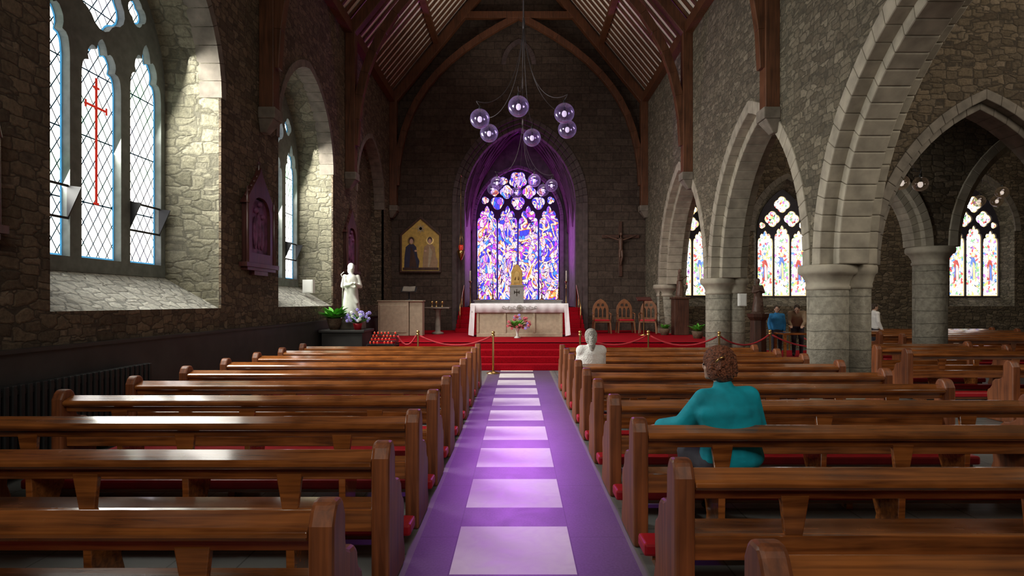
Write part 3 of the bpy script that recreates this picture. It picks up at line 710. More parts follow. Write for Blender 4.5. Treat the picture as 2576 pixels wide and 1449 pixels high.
mb=MB(); blooms(mb,(0,-.12,.30),.40,34,.04,(0,0,0,1),5); mb.obj('blooms',[M_pink,M_purf],parent=fa,kind='stuff')
# high altar + tabernacle
tb=thing('tabernacle_plinth','white marble plinth block carved with a cross','plinth',(-.05,25.8,1.5))
mb=MB(); mb.box(-.3,.3,-.25,.25,0,.92); mb.box(-.36,.36,-.3,.3,.86,.92); mb.obj('plinth_block',M_marb,parent=tb,bevel=.01)
mb=MB(); mb.box(-.02,.02,-.27,-.25,.45,.75); mb.box(-.12,.12,-.27,-.25,.6,.64)
for sx in (-1,1): mb.box(sx*.1-.02,sx*.1+.02,-.27,-.25,.55,.69)
mb.obj('carved_cross',M_dressd,parent=tb)
tn=thing('tabernacle','gilded house-shaped tabernacle with arched door','tabernacle',(-.05,25.8,2.42))
mb=MB(); mb.prism([(-.24,0),(-.24,.55),(-.12,.82),(0,.92),(.12,.82),(.24,.55),(.24,0)],XZ,-.2,.2); mb.box(-.28,.28,-.23,.23,0,.05); mb.obj('casing',M_gold,parent=tn,bevel=.02)
mb=MB(); mb.prism(open_loop(0,.13,.08,.42,.2,n=6),XZ,-.225,-.2); mb.tube([(0,-.2,.9),(0,-.2,1.05)],.012,6); mb.tube([(-.05,-.2,1.0),(.05,-.2,1.0)],.012,6); mb.ell((-.07,-.23,.3),(.035,.02,.09),8,6); mb.ell((.07,-.23,.3),(.035,.02,.09),8,6); mb.obj('door',M_brass,parent=tn,bevel=.01)
ht=thing('high_altar','low stone high altar table behind the candlesticks','altar',(0,26.2,1.5))
mb=MB(); mb.box(-1.9,1.9,0,.5,.0,.28); mb.box(-1.95,1.95,-.03,.53,.24,.29) ; mb.obj('slab',M_marb,parent=ht,bevel=.01)
def candlestick(x,y,z,h,label='tall brass candlestick with a white candle'):
    c=thing('candlestick',label,'candlestick',(x,y,z),group='brass candlesticks of the sanctuary')
    mb=MB(); mb.lathe([(.10,0),(.10,.03),(.04,.07),(.025,.15),(.04,.2),(.018,.25),(.018,h*.5),(.04,h*.52),(.02,h*.55),(.02,h*.66),(.06,h*.7),(.06,h*.715)],n=14); mb.obj('stem',M_brass,parent=c)
    mb=MB(); mb.cyl((0,0,h*.71),(0,0,h),.025,.025,10); mb.obj('candle',M_wax,parent=c)
    return c
for x in (-1.98,2.0): candlestick(x,24.9,1.5,1.5)
for x in (1.05,-1.1): candlestick(x,26.45,1.79,1.0)
for x in (-1.75,1.78): candlestick(x,26.4,1.79,.8)
# handrails
for x in (-2.1,2.27):
    h=thing('handrail','slender brass handrail beside the chancel steps','handrail',(x,21.75,.75))
    mb=MB(); mb.tube([(0,0,0),(0,0,.8),(0,1.5,1.6),(0,1.5,.75)],.022,8); mb.tube([(0,.75,.45),(0,.75,1.2)],.015,6); mb.obj('rail',M_brass,parent=h)
# sanctuary lamp
sl=thing('sanctuary_lamp','ornate hanging red sanctuary lamp on chains','hanging lamp',(-2.2,23.15,3.6))
mb=MB(); mb.lathe([(.02,-.3),(.06,-.22),(.13,-.05),(.15,.05),(.12,.1)],n=16); mb.obj('lamp_bowl',M_brass,parent=sl)
mb=MB(); mb.lathe([(.07,.08),(.09,.2),(.08,.3)],n=14); mb.obj('lamp_glass',M_candle,parent=sl)
mb=MB(); 
for k in range(3): mb.tube([(.13*math.cos(k*2.1),.13*math.sin(k*2.1),.08),(0,0,.9)],.008,5)
mb.tube([(0,0,.9),(0,0,3.0)],.008,5); mb.tube([(0,0,3.0),(0,.4,3.0)],.015,5); mb.obj('chain',M_brass,parent=sl)
# ambo
am=thing('ambo','pale stone ambo with a curved front and stepped side','lectern',(-3.85,19.6,.6))
mb=MB(); mb.box(-.72,.28,0,.5,0,1.12); mb.box(.3,.72,.05,.5,0,1.12); mb.box(-.75,.75,-.03,.53,1.12,1.16); mb.box(-.66,.22,-.02,0,.1,1.0); mb.obj('ambo_body',M_stoneb,parent=am,bevel=.012)
bs=thing('book_stand','dark iron book stand holding an open book','book stand',(-3.6,19.85,1.76))
mb=MB(); mb.lathe([(.12,0),(.12,.02),(.02,.04),(.02,.28)],n=12); mb.obj('stem',M_iron,parent=bs)
mb=MB(); mb.hexa([(-.25,-.15,.26),(.25,-.15,.26),(.25,.12,.42),(-.25,.12,.42),(-.25,-.16,.28),(.25,-.16,.28),(.25,.11,.44),(-.25,.11,.44)]); mb.obj('rest',M_iron,parent=bs)
mb=MB(); mb.hexa([(-.2,-.14,.285),(0,-.14,.27),(0,.1,.43),(-.2,.1,.445),(-.2,-.15,.31),(0,-.15,.30),(0,.09,.46),(-.2,.09,.47)]); mb.hexa([(0,-.14,.27),(.2,-.14,.285),(.2,.1,.445),(0,.1,.43),(0,-.15,.30),(.2,-.15,.31),(.2,.09,.47),(0,.09,.46)]); mb.obj('open_book',M_dressd,parent=bs)
ct=thing('credence_table','small dark wooden credence table','table',(-2.75,20.6,.6))
mb=MB(); mb.box(-.42,.42,-.25,.25,.88,.93); mb.obj('table_top',M_dressd,parent=ct,bevel=.01)
mb=MB(); mb.lathe([(.2,0),(.2,.06),(.09,.1),(.09,.8),(.18,.88)],n=16); mb.obj('pedestal',M_dressd,parent=ct)
for x in (-2.95,-2.8,-2.6):
    mb=MB(); mb.lathe([(.03,0),(.035,.02),(.008,.05),(.008,.1),(.04,.14),(.045,.2)],n=12); mb.obj('cruet',M_brass,loc=(x,20.6,1.53),label='small brass cruet on the credence table',cat='vessel',group='altar vessels')
def lectern(x,y,z):
    l=thing('slender_lectern','slender brass lectern with a dark red rest','lectern',(x,y,z))
    mb=MB(); mb.lathe([(.2,0),(.2,.02),(.02,.05),(.016,1.15)],n=14); mb.obj('stand',M_brass,parent=l)
    mb=MB(); mb.hexa([(-.24,-.15,1.14),(.24,-.15,1.14),(.24,.13,1.24),(-.24,.13,1.24),(-.24,-.17,1.17),(.24,-.17,1.17),(.24,.11,1.27),(-.24,.11,1.27)]); mb.obj('rest',M_station,parent=l)
lectern(4.15,19.8,.6)
# chairs
def gchair(x,y,rz):
    c=thing('sanctuary_chair','carved wooden chair with gothic arched back and red seat','chair',(x,y,.6),rz,group='gothic sanctuary chairs')
    mb=MB(); out=open_loop(0,.29,.45,.8,.42,n=8); 
    holes=[open_loop(u,.055,.55,.78,.12,n=4) for u in (-.15,0,.15)]+[open_loop(u,.05,.95,.99,.06,n=4) for u in (-.08,.08)]
    mb.plate([out]+holes,XZ,.24,.28); mb.obj('chair_back',M_chair,parent=c,bevel=.006)
    mb=MB(); mb.box(-.29,.29,-.26,.26,.38,.43); mb.obj('seat_frame',M_chair,parent=c,bevel=.01)
    mb=MB(); mb.box(-.26,.26,-.25,.22,.43,.49); mb.obj('cushion',M_vinyl,parent=c,bevel=.02)
    for sx in (-1,1):
        for sy in (-1,1):
            mb=MB(); mb.hexa([(sx*.3-.025,sy*.26-.025,0),(sx*.3+.025,sy*.26-.025,0),(sx*.3+.025,sy*.26+.025,0),(sx*.3-.025,sy*.26+.025,0),(sx*.27-.025,sy*.23-.025,.4),(sx*.27+.025,sy*.23-.025,.4),(sx*.27+.025,sy*.23+.025,.4),(sx*.27-.025,sy*.23+.025,.4)]); mb.obj('leg',M_chair,parent=c)
        mb=MB(); mb.tube([(sx*.29,.25,.72),(sx*.3,-.1,.70),(sx*.3,-.25,.66)],.022,8); mb.tube([(sx*.3,-.22,.67),(sx*.29,-.22,.4)],.018,8); mb.obj('armrest',M_chair,parent=c)
    return c
gchair(2.95,21.2,0); gchair(3.85,21.5,0); gchair(4.6,21.2,-.3)
# icon
ic=thing('icon_painting','gabled gold icon panel of two robed seated figures under a star','painting',(-3.8,YB-.06,2.85))
g_out=[(-.8,0),(.8,0),(.8,1.5),(0,2.2),(-.8,1.5)]
g_in=[(-.73,.07),(.73,.07),(.73,1.46),(0,2.1),(-.73,1.46)]
mb=MB(); mb.plate([g_out,g_in],XZ,-.05,.05); mb.obj('frame',M_dkwood,parent=ic,bevel=.01)
M_icong=pmat('icon_gold',(.62,.42,.10),.5,.1,var=.2)
mb=MB(); mb.flat(g_in,XZ,.0); mb.obj('gold_panel',M_icong,parent=ic,recalc=False)
mb=MB(); y=-.012
def disc(cx,cz,rx,rz_,m,dy=0,n=18): mb.flat([(cx+rx*math.cos(2*PI*i/n),cz+rz_*math.sin(2*PI*i/n)) for i in range(n)],XZ,y-dy,m)
for cx,mm,m2 in ((-.36,1,0),(.36,2,3)):
    sx=1 if cx<0 else -1
    mb.flat([(cx-.28,.2),(cx+.28,.2),(cx+.32,.45),(cx+.24,.62),(cx+.19,1.0),(cx+.08,1.12),(cx-.08,1.12),(cx-.22,1.0),(cx-.27,.6)],XZ,y,mm)
    mb.flat([(cx-.08,.22),(cx+.12*sx+.1,.22),(cx+.1,.8),(cx-.02,1.05)],XZ,y-.003,m2)
    disc(cx,1.25,.15,.15,4,.002); disc(cx,1.27,.10,.13,0,.004); disc(cx,1.22,.07,.1,5,.006)
    disc(cx+.17*sx,.85,.05,.04,5,.006)
mb.flat([(-.7,.1),(.7,.1),(.7,.2),(-.7,.2)],XZ,y,0)
for k in range(8):
    a=k*PI/4; d=(math.cos(a),math.sin(a)); mb.flat([(d[0]*.2,1.72+d[1]*.2),(-d[1]*.04,1.72+d[0]*.04),(d[1]*.04,1.72-d[0]*.04)],XZ,y,3)
mb.obj('painted_figures',[M_dkwood,pmat('icon_navy',(.03,.03,.07),.6),pmat('icon_tan',(.42,.28,.16),.6),pmat('icon_pale',(.5,.42,.28),.6),M_brass,M_skin],parent=ic,recalc=False)
# crucifix
cr=thing('crucifix','dark wooden crucifix with carved figure on the stone wall','crucifix',(4.0,YB-.045,2.7))
mb=MB(); mb.box(-.07,.07,-.04,.04,0,2.15); mb.box(-.73,.73,-.04,.04,1.5,1.63); mb.obj('cross',M_dkwood,parent=cr,bevel=.01)
mb=MB(); cap(mb,(0,-.1,1.05),(0,-.1,1.42),.07,.09); cap(mb,(0,-.1,1.45),(0,-.12,1.6),.035,.03); mb.ell((0,-.14,1.64),(.06,.07,.08))
for s_ in (-1,1):
    cap(mb,(s_*.08,-.1,1.42),(s_*.34,-.09,1.5),.035,.028); cap(mb,(s_*.34,-.09,1.5),(s_*.6,-.07,1.6),.028,.018)
    cap(mb,(s_*.04,-.1,1.02),(s_*.05,-.16,.75),.055,.04); cap(mb,(s_*.05,-.16,.75),(0,-.09,.45),.038,.022)
remesh(mb,'corpus',M_bronze,cr,.015,4)
# stations of the cross
def station(y,z0,h,label,wf=.34):
    s_=thing('station_plaque',label,'wall plaque',(XL+.0,y,z0),PI/2,group='stations of the cross')
    w=h*wf
    out=[(-w,0),(w,0),(w,h*.62),(w*1.15,h*.62),(w*.95,h*.68),(.06,h*.98),(.0,h*1.05),(-.06,h*.98),(-w*.95,h*.68),(-w*1.15,h*.62),(-w,h*.62)]
    mb=MB(); mb.plate([out,open_loop(0,w*.68,h*.12,h*.52,h*.2,n=8)],XZ,-.1,0)
    mb.box(-w*1.2,w*1.2,-.15,0,-.06,.02); mb.box(-w*1.05,w*1.05,-.12,0,-.12,-.06); mb.box(-w*.5,w*.5,-.1,0,-.2,-.12)
    for sx in (-1,1):
        mb.cyl((sx*w*1.0,-.1,0),(sx*w*1.0,-.1,h*.62),.035,.03,8); mb.cyl((sx*w*1.0,-.1,h*.62),(sx*w*1.0,-.1,h*.80),.045,.005,8)
    for k in range(5):
        for sx in (-1,1): mb.ell((sx*w*.95*(1-k/5),-.06,h*(.70+.30*k/5)),.035,8,6)
    mb.cyl((0,-.05,h*1.0),(0,-.05,h*1.16),.03,.005,8); mb.box(-.05,.05,-.06,-.04,h*1.09,h*1.11)
    mb.obj('carved_frame',M_station,parent=s_,bevel=.008)
    mb=MB(); mb.box(-w*.7,w*.7,-.04,-.02,h*.1,h*.7)
    mb.obj('picture_panel',M_statp,parent=s_)
    mb=MB()
    for cx,hh in ((-.12,.42),(.1,.36),(0,.5)):
        mb.ell((cx*w*2.2,-.05,h*(.15+hh*.45)),(.09,.03,h*hh*.42),10,8); mb.ell((cx*w*2.2,-.06,h*(.2+hh*.9)),.055,10,8)
    mb.obj('relief_figures',M_statp,parent=s_)
station(11.35,2.4,1.75,'carved purple-brown gothic station plaque on the rubble wall')
station(17.6,2.6,1.75,'carved gothic station plaque beyond the statue')
station(5.18,2.4,1.35,'carved gothic station plaque near the first window',.3)
# ------------------------------------------------------------------ statues
def statue(label,loc,H,mat,rz=0,arm=False,staff=True):
    s_=thing('statue',label,'statue',loc,rz); k=H/1.7
    mb=MB()
    P=lambda x,y,z:(x*k,y*k,z*k)
    mb.lathe([(.26*k,.06*k),(.25*k,.2*k),(.20*k,.6*k),(.19*k,.9*k),(.17*k,1.0*k)],n=20)
    for i in range(9):
        a=2*PI*i/9; cap(mb,P(.25*math.cos(a),.2*math.sin(a),.08),P(.16*math.cos(a+.3),.13*math.sin(a+.3),1.0),.045*k,.03*k,8)
    mb.ell(P(0,0,1.15),(.20*k,.14*k,.24*k)); cap(mb,P(0,0,1.3),P(0,0,1.45),.06*k,.055*k)
    mb.ell(P(0,-.01,1.55),(.085*k,.10*k,.125*k)); mb.ell(P(0,-.1,1.54),(.016*k,.03*k,.03*k),8,6)
    for sx in (-1,1):
        cap(mb,P(sx*.18,0,1.3),P(sx*.25,-.05,1.02),.07*k,.065*k)
        if arm and sx>0: cap(mb,P(sx*.25,-.05,1.1),P(.42,-.22,1.22),.055*k,.04*k); mb.ell(P(.47,-.25,1.25),.045*k)
        else: cap(mb,P(sx*.25,-.05,1.02),P(sx*.06,-.23,1.08),.06*k,.04*k); mb.ell(P(sx*.04,-.25,1.1),.045*k)
    cap(mb,P(-.2,-.06,1.2),P(.12,-.18,.55),.05*k,.06*k); cap(mb,P(-.18,-.1,1.0),P(.1,-.2,.4),.04*k,.05*k)
    remesh(mb,'robed_figure',mat,s_,.016*k+.002,5)
    mb=MB(); mb.ell(P(0,.02,1.58),(.1*k,.105*k,.12*k)); mb.ell(P(0,.05,1.48),(.1*k,.06*k,.12*k)); remesh(mb,'head_covering',mat,s_,.014*k+.002,3)
    if staff:
        mb=MB(); mb.tube([P(-.3,-.2,.1),P(-.28,-.2,1.25),P(-.33,-.2,1.35),P(-.25,-.2,1.42)],.012,6); mb.obj('staff',mat,parent=s_)
    mb=MB(); mb.lathe([(.32*k,0),(.32*k,.05*k),(.28*k,.07*k)],n=8,smooth=False); mb.obj('statue_base',mat,parent=s_)
    return s_
pd=thing('statue_plinth','dark stone plinth table carrying a white statue and flowers','plinth',(-4.3,15.1,0))
mb=MB(); mb.box(-.5,.5,-.45,.5,0,.95); mb.box(-.56,.56,-.5,.52,.95,1.02); mb.obj('plinth_block',M_dado,parent=pd,bevel=.015)
mb=MB(); mb.box(-.2,.36,-.28+.2,.28+.2,1.02,1.2); mb.obj('upper_block',M_dressd,parent=pd,bevel=.015)
st=statue('white plaster statue of a robed saint holding a staff',(-4.25,15.3,1.2),1.5,M_plas,.5)
pp=thing('potted_plant','broad-leaved green plant in a woven basket pot','plant',(-4.52,14.8,1.02))
mb=MB(); mb.lathe([(.11,0),(.16,.14),(.19,.26),(.2,.28),(.17,.28),(.15,.24)],n=18); mb.obj('pot',M_basket,parent=pp)
mb=MB(); leaves(mb,(0,0,.24),110,.50,.11,1.0,0,8); mb.obj('leaf_cluster',M_green,parent=pp,recalc=False,kind='stuff')
pq=thing('potted_plant','purple and white flowering plant in a red wrapped pot','plant',(-3.94,14.76,1.02))
mb=MB(); mb.lathe([(.08,0),(.10,.1),(.12,.16),(.1,.16)],n=16); mb.obj('pot',M_vinyl,parent=pq)
mb=MB(); leaves(mb,(0,0,.14),60,.40,.05,1.1,0,9); mb.obj('leaf_cluster',M_green,parent=pq,recalc=False,kind='stuff')
mb=MB(); blooms(mb,(.0,-.05,.2),.32,40,.035,(0,0,0,1),11); mb.obj('blooms',[M_purf,M_whif],parent=pq,kind='stuff')
vs=thing('votive_stand','tiered iron votive candle stand','candle stand',(-3.35,14.9,0))
mb=MB()
for k in range(4): mb.box(-.32,.32,-.3+.15*k,-.17+.15*k,.66+.07*k,.68+.07*k)
mb.box(-.34,-.31,-.32,.3,.6,.66); mb.box(.31,.34,-.32,.3,.6,.66); mb.box(-.34,.34,-.32,.3,.58,.62)
for k in range(4):
    for sx in(-.33,.33): mb.box(sx-.008,sx+.008,-.25+.15*k,-.23+.15*k,.62,.68+.07*k)
mb.obj('tiered_tray',M_iron,parent=vs)
for x,y in ((-.3,-.28),(.3,-.28),(-.3,.26),(.3,.26)):
    mb=MB(); mb.cyl((x,y,0),(x,y,.6),.018,n=8); mb.obj('leg',M_iron,parent=vs)
vm=None
for k in range(4):
    for i in range(7):
        if (i*3+k*5)%7 in (2,): continue
        loc=(-3.35-.26+.087*i,14.9-.235+.15*k,.68+.07*k)
        if vm is None:
            vm=thing('votive_candle','small lit candle in red glass on the votive stand','candle',loc,group='votive candles')
            mb=MB(); mb.lathe([(.018,0),(.022,.03),(.022,.055),(.018,.055),(.016,.03)],n=10); mb.obj('cup',M_candle,parent=vm)
            mb=MB(); mb.lathe([(.003,.05),(.006,.056),(.004,.065),(.001,.072)],n=8); mb.obj('flame',M_flame,parent=vm)
        else: dup(vm,loc)
fp=thing('statue_plinth','dark wooden pedestal beneath the friar statue','plinth',(6.8,17.0,.13))
mb=MB(); mb.lathe([(.34,0),(.34,.1),(.24,.16),(.22,1.05),(.3,1.15),(.32,1.25)],n=8,smooth=False); mb.obj('plinth_block',M_dkwood,parent=fp,bevel=.01)
statue('small dark brown statue of a friar on a pedestal',(6.8,17.0,1.38),1.0,M_bronze,0,staff=False)
fp=thing('statue_plinth','carved wooden pedestal beside the respond','plinth',(5.45,20.2,.6))
mb=MB(); mb.box(-.24,.24,-.24,.24,0,1.2); mb.box(-.28,.28,-.28,.28,1.2,1.27); mb.obj('plinth_block',M_dkwood,parent=fp,bevel=.015)
statue('dark statue of a friar with one arm raised',(5.45,20.2,1.87),.95,M_bronze,.9,arm=True,staff=False)
for (x,y,z,L_,s_) in ((5.45,18.2,.6,.42,21),(4.9,20.05,.6,.3,22)):
    q=thing('potted_plant','leafy green potted plant on the carpet','plant',(x,y,z))
    mb=MB(); mb.lathe([(.12,0),(.16,.12),(.18,.22),(.15,.22)],n=16); mb.obj('pot',M_basket,parent=q)
    mb=MB(); leaves(mb,(0,0,.2),50,L_,.08,.95,0,s_); mb.obj('leaf_cluster',M_green,parent=q,recalc=False,kind='stuff')
# ------------------------------------------------------------------ stanchions + ropes
posts=[(-4.2,14.1,0),(-2.44,14.65,0),(-.59,14.3,0),(3.18,14.65,0),(4.76,14.2,0),(6.3,15.0,0),(8.6,15.1,0),(9.0,19.9,0),(1.5,14.5,0)]
sm=None
for p in posts:
    if p[0]==-4.2: continue
    if sm is None:
        sm=thing('stanchion','polished brass rope stanchion with ball top','stanchion',p,group='brass rope stanchions')
        mb=MB(); mb.lathe([(.16,0),(.16,.015),(.05,.05),(.025,.07)],n=20); mb.obj('base',M_brass,parent=sm)
        mb=MB(); mb.lathe([(.024,.06),(.024,.88),(.04,.89),(.04,.93),(.024,.94)],n=14); mb.ell((0,0,.975),.042,12,8); mb.obj('post',M_brass,parent=sm)
    else: dup(sm,p)
def rope(a,b,sag=.22):
    A_=Vector((a[0],a[1],a[2]+.88)); B_=Vector((b[0],b[1],b[2]+.88)); d=(B_-A_).normalized()*.05; A_+=d;B_-=d
    mb=MB(); mb.tube([A_.lerp(B_,i/16)+Vector((0,0,-sag*4*(i/16)*(1-i/16))) for i in range(17)],.02,8)
    mb.obj('barrier_rope',M_rope,label='red velvet barrier rope hanging between brass posts',cat='rope',group='velvet ropes')
rope(posts[1],posts[2]); rope((-3.0,14.75,0),posts[1]); rope(posts[8],posts[3]); rope(posts[3],posts[4]); rope(posts[4],posts[5]); rope(posts[5],posts[6],.3); rope(posts[6],posts[7],.4)
# ------------------------------------------------------------------ chandeliers
def chandelier(center,globes,hub_z,top_z,label,gm,R=.2,wr=.007):
    c=thing('chandelier',label,'chandelier',(center[0],center[1],hub_z))
    cx,cy=center
    mb=MB(); mb.tube([(0,0,0),(0,0,top_z-hub_z)],.010,6); mb.lathe([(.015,-.12),(.03,-.05),(.03,.05),(.015,.12)],n=12); mb.obj('hub_rod',M_wire,parent=c)
    for (x,y,z) in globes:
        lx,ly,lz=x-cx,y-cy,z-hub_z
        mb=MB(); mb.ell((lx,ly,lz),R,28,18); mb.obj('glass_globe',gm,parent=c)
        mb=MB(); mb.lathe([(.03,.0),(.045,-.02),(.05,-.06),(.035,-.1),(.005,-.115)],c=(lx,ly,lz+.04),n=12); mb.obj('bulb',M_bulb,parent=c)
        mb=MB(); mb.cyl((lx,ly,lz+.03),(lx,ly,lz+.12),.025,.025,10); mb.cyl((lx,ly,lz+R-.03),(lx,ly,lz+R+.06),.035,.02,10)
        mb.cyl((lx,ly,lz+.1),(lx,ly,lz+R),.008,.008,6); mb.obj('lamp_holder',M_iron,parent=c)
        top=Vector((lx,ly,lz+R+.05)); P=[Vector((0,0,0)),Vector((lx*.10,ly*.10,lz*.45)),Vector((lx*.25,ly*.25,lz*1.0+R)),Vector((lx*1.0,ly*1.0,lz+R-.15)),Vector((lx*1.25,ly*1.25,lz+R+.4)),top]
        pts=[]
        for i in range(19):
            u=i/18; q=[p.copy() for p in P]
            while len(q)>1: q=[q[j].lerp(q[j+1],u) for j in range(len(q)-1)]
            pts.append(q[0])
        mb=MB(); mb.tube(pts,wr,5); mb.obj('arm_wire',M_wire,parent=c)
Z=5.45
chandelier((.12,12.5),[(-.78,12.28,Z),(-.64,13.32,Z),(.01,11.5,Z),(.32,13.68,Z),(.92,11.92,Z),(1.07,13.02,Z)],7.5,15.5,'hanging cluster of clear glass globe lamps on curved wires',M_globe)
chandelier((.15,19.4),[(-.66,18.9,Z),(-.82,19.9,Z),(-.05,20.6,Z),(.5,18.5,Z),(.85,20.1,Z),(1.08,19.3,Z)],7.5,15.5,'second cluster of clear glass globe lamps before the chancel arch',M_globe,wr=.004)
chandelier((8.05,12.4),[(7.86,12.3,4.15),(8.28,12.35,4.13),(7.74,12.7,4.0)],5.3,9.3,'cluster of smoky glass globe lamps in the side aisle',M_globea,.15,.005)
chandelier((14.9,19.2),[(14.6,19.0,4.9),(15.4,19.3,4.95),(15.0,18.6,5.1)],6.6,9.3,'cluster of clear glass globe lamps near the transept window',M_globea,.18,.005)
# speakers
mb=MB(); mb.box(-.13,.13,-.09,.09,0,.34); mb.box(-.11,.11,-.1,-.09,.02,.32); mb.obj('wall_speaker',M_whitep,loc=(-5.35,15.35,1.93),bevel=.015,label='small white loudspeaker on the window sill',cat='loudspeaker')
mb=MB(); mb.box(-.1,.1,-.06,.06,0,.32); mb.box(-.08,.08,-.07,-.06,.02,.3); mb.obj('wall_speaker',M_whitep,loc=(5.78,15.48,1.6),bevel=.012,label='white loudspeaker box fixed to the arcade pier',cat='loudspeaker')
# table
tbx=thing('side_table','brown wooden table on the carpeted dais','table',(7.75,16.6,.13))
mb=MB(); mb.box(-.55,.55,-.35,.35,.68,.73); mb.obj('table_top',M_pew,parent=tbx,bevel=.01)
for sx in (-.5,.5):
    for sy in (-.3,.3): mb=MB(); mb.box(sx-.03,sx+.03,sy-.03,sy+.03,0,.68); mb.obj('leg',M_pew,parent=tbx)
# ------------------------------------------------------------------ people
def Rz(a): return Matrix.Rotation(a,4,'Z')
def person(label,loc,rz,k,J,top,bot,hair,headyaw=0,headpitch=0,hairstyle='short',slim=1.0):
    p=thing('person',label,'person',loc,rz)
    V=lambda q:Vector(q)*k
    HM=Matrix.Translation(V(J['head']))@Rz(headyaw)@Matrix.Rotation(headpitch,4,'X')
    mb=MB()
    def hp(x,y,z): return tuple(HM@(Vector((x,y,z))*k))
    def sph(b,x,y,z,r,n=14,kk=10):
        b.ell((0,0,0),tuple(q*k for q in r),n,kk,0,X=Matrix.Translation(Vector(hp(x,y,z)))@Rz(headyaw)@Matrix.Rotation(headpitch,4,'X'))
    sph(mb,0,0,.03,(.075,.092,.10)); sph(mb,0,.03,-.045,(.058,.065,.068)); sph(mb,0,.075,-.09,(.028,.022,.022),8,6)
    sph(mb,0,.10,-.012,(.014,.024,.028),8,6); sph(mb,0,.085,.025,(.05,.016,.012),8,6)
    sph(mb,0,.088,-.055,(.026,.012,.008),8,6); sph(mb,0,.086,-.068,(.022,.012,.008),8,6)
    for sx in (-1,1): sph(mb,sx*.077,-.005,-.005,(.012,.02,.032),8,6); sph(mb,sx*.04,.06,-.03,(.024,.024,.024),8,6)
    nk=V(J['neck']); cap(mb,nk,Vector(hp(0,-.015,-.06)),.058*k,.05*k)
    ch=V(J['chest']); pv=V(J['pelvis']); s_=slim
    def torso(b,e):
        for i in range(9):
            u=i/8; c=pv.lerp(ch,u); w=(.165+.03*abs(u-.45)*2*(1 if u>.45 else 1.1)); b.ell(tuple(c),((w*s_+e)*k,(.115*s_+e)*k,(.10+e)*k),16,10)
        shz=(V(J['shl'])+V(J['shr']))/2
        cap(b,V(J['shl']),V(J['shr']),(.062+e)*k,(.062+e)*k); b.ell(tuple(ch.lerp(shz,.6)),((.17*s_+e)*k,(.10+e)*k,(.10+e)*k)); cap(b,tuple(shz),tuple(nk),(.085+e*.6)*k,(.06+e*.5)*k)
    torso(mb,0)
    def arm(b,e,side,hand=True):
        S_,E_,W_=V(J['sh'+side]),V(J['el'+side]),V(J['wr'+side])
        cap(b,S_,E_,(.052+e)*k,(.042+e)*k); cap(b,E_,W_,(.042+e)*k,(.028+e)*k)
        if hand:
            d=(V(J['ha'+side])-W_).normalized(); sd=d.cross(Vector((0,0,1))).normalized(); up=sd.cross(d)
            for q in range(4):
                o=sd*(.026*(q-1.5)*.8*k); a=W_+d*.02*k+o*.6; m_=W_+d*.085*k+o; cap(b,a,m_,.016*k,.013*k,8)
                ln=[.058,.07,.075,.06][q]*k; f1=m_+d*ln*.5-up*.008*k; f2=f1+d*ln*.4-up*.03*k
                cap(b,m_,f1,.0098*k,.009*k,8); cap(b,f1,f2,.009*k,.0075*k,8)
            ts=-1 if side=='l' else 1
            a=W_+d*.03*k+sd*ts*.025*k; t1=a+d*.035*k+sd*ts*.03*k; t2=t1+d*.03*k+sd*ts*.006*k
            cap(b,a,t1,.013*k,.011*k,8); cap(b,t1,t2,.011*k,.009*k,8)
    def leg(b,e,side):
        H_,K_,A_=V(J['hip'+side]),V(J['kn'+side]),V(J['an'+side])
        cap(b,H_,K_,(.088*s_+e)*k,(.058+e)*k); cap(b,K_,A_,(.056+e)*k,(.036+e)*k)
        cap(b,A_-Vector((0,.02,.02))*k,A_+Vector((0,.15,-.045))*k,.04*k,.032*k)
    for sd_ in 'lr': arm(mb,0,sd_); leg(mb,0,sd_)
    remesh(mb,'body',M_skin,p,.009*k+.0005,3)
    mb=MB(); torso(mb,.022)
    for sd_ in 'lr': arm(mb,.018+.012*(slim>1.1),sd_,False)
    if slim>1.1:
        # loose back panel so the jacket hangs straight from the shoulders
        mb.ell((pv.x*.5+ch.x*.5,ch.y-.02,.80),(.235,.135,.26),20,14)
        mb.ell((ch.x,ch.y-.02,.95),(.215,.115,.13),20,12)
    remesh(mb,'jacket',top,p,.012,8)
    mb=MB(); mb.ell(tuple(pv-Vector((0,0,.03*k))),(.185*s_*k,.14*k,.11*k))
    for sd_ in 'lr':
        H_,K_,A_=V(J['hip'+sd_]),V(J['kn'+sd_]),V(J['an'+sd_]); cap(mb,H_,K_,(.1*s_)*k,.072*k); cap(mb,K_,A_,.07*k,.05*k)
    remesh(mb,'trousers',bot,p,.014,3)
    for sd_ in 'lr':
        mb=MB(); A_=V(J['an'+sd_]); cap(mb,A_-Vector((0,.03,.03))*k,A_+Vector((0,.16,-.045))*k,.048*k,.038*k)
        remesh(mb,'shoe',M_iron,p,.012,3)
    mb=MB()
    if hairstyle=='short':
        sph(mb,0,-.018,.045,(.108,.118,.105)); sph(mb,0,-.055,-.035,(.106,.076,.100))
        for sx in (-1,1): sph(mb,sx*.082,-.02,-.02,(.036,.060,.088),10,8)
        rnd=random.Random(4)
        for i in range(120):
            a=rnd.uniform(0,2*PI); e=rnd.uniform(-.5,1.4); x=.102*math.cos(a)*math.cos(e); y=-.03+.108*math.sin(a)*math.cos(e); z=.03+.112*math.sin(e)
            if y<.03 or z>.10:
                q=1.06+rnd.uniform(0,.10); cap(mb,hp(x,y,z),hp(x*q+rnd.uniform(-.012,.012),y-.01,z-.06),.012*k,.007*k,6)
    elif hairstyle=='ponytail':
        sph(mb,0,-.012,.04,(.094,.104,.10)); sph(mb,0,-.05,-.015,(.088,.066,.095)); sph(mb,0,-.115,.0,(.034,.034,.034),10,8)
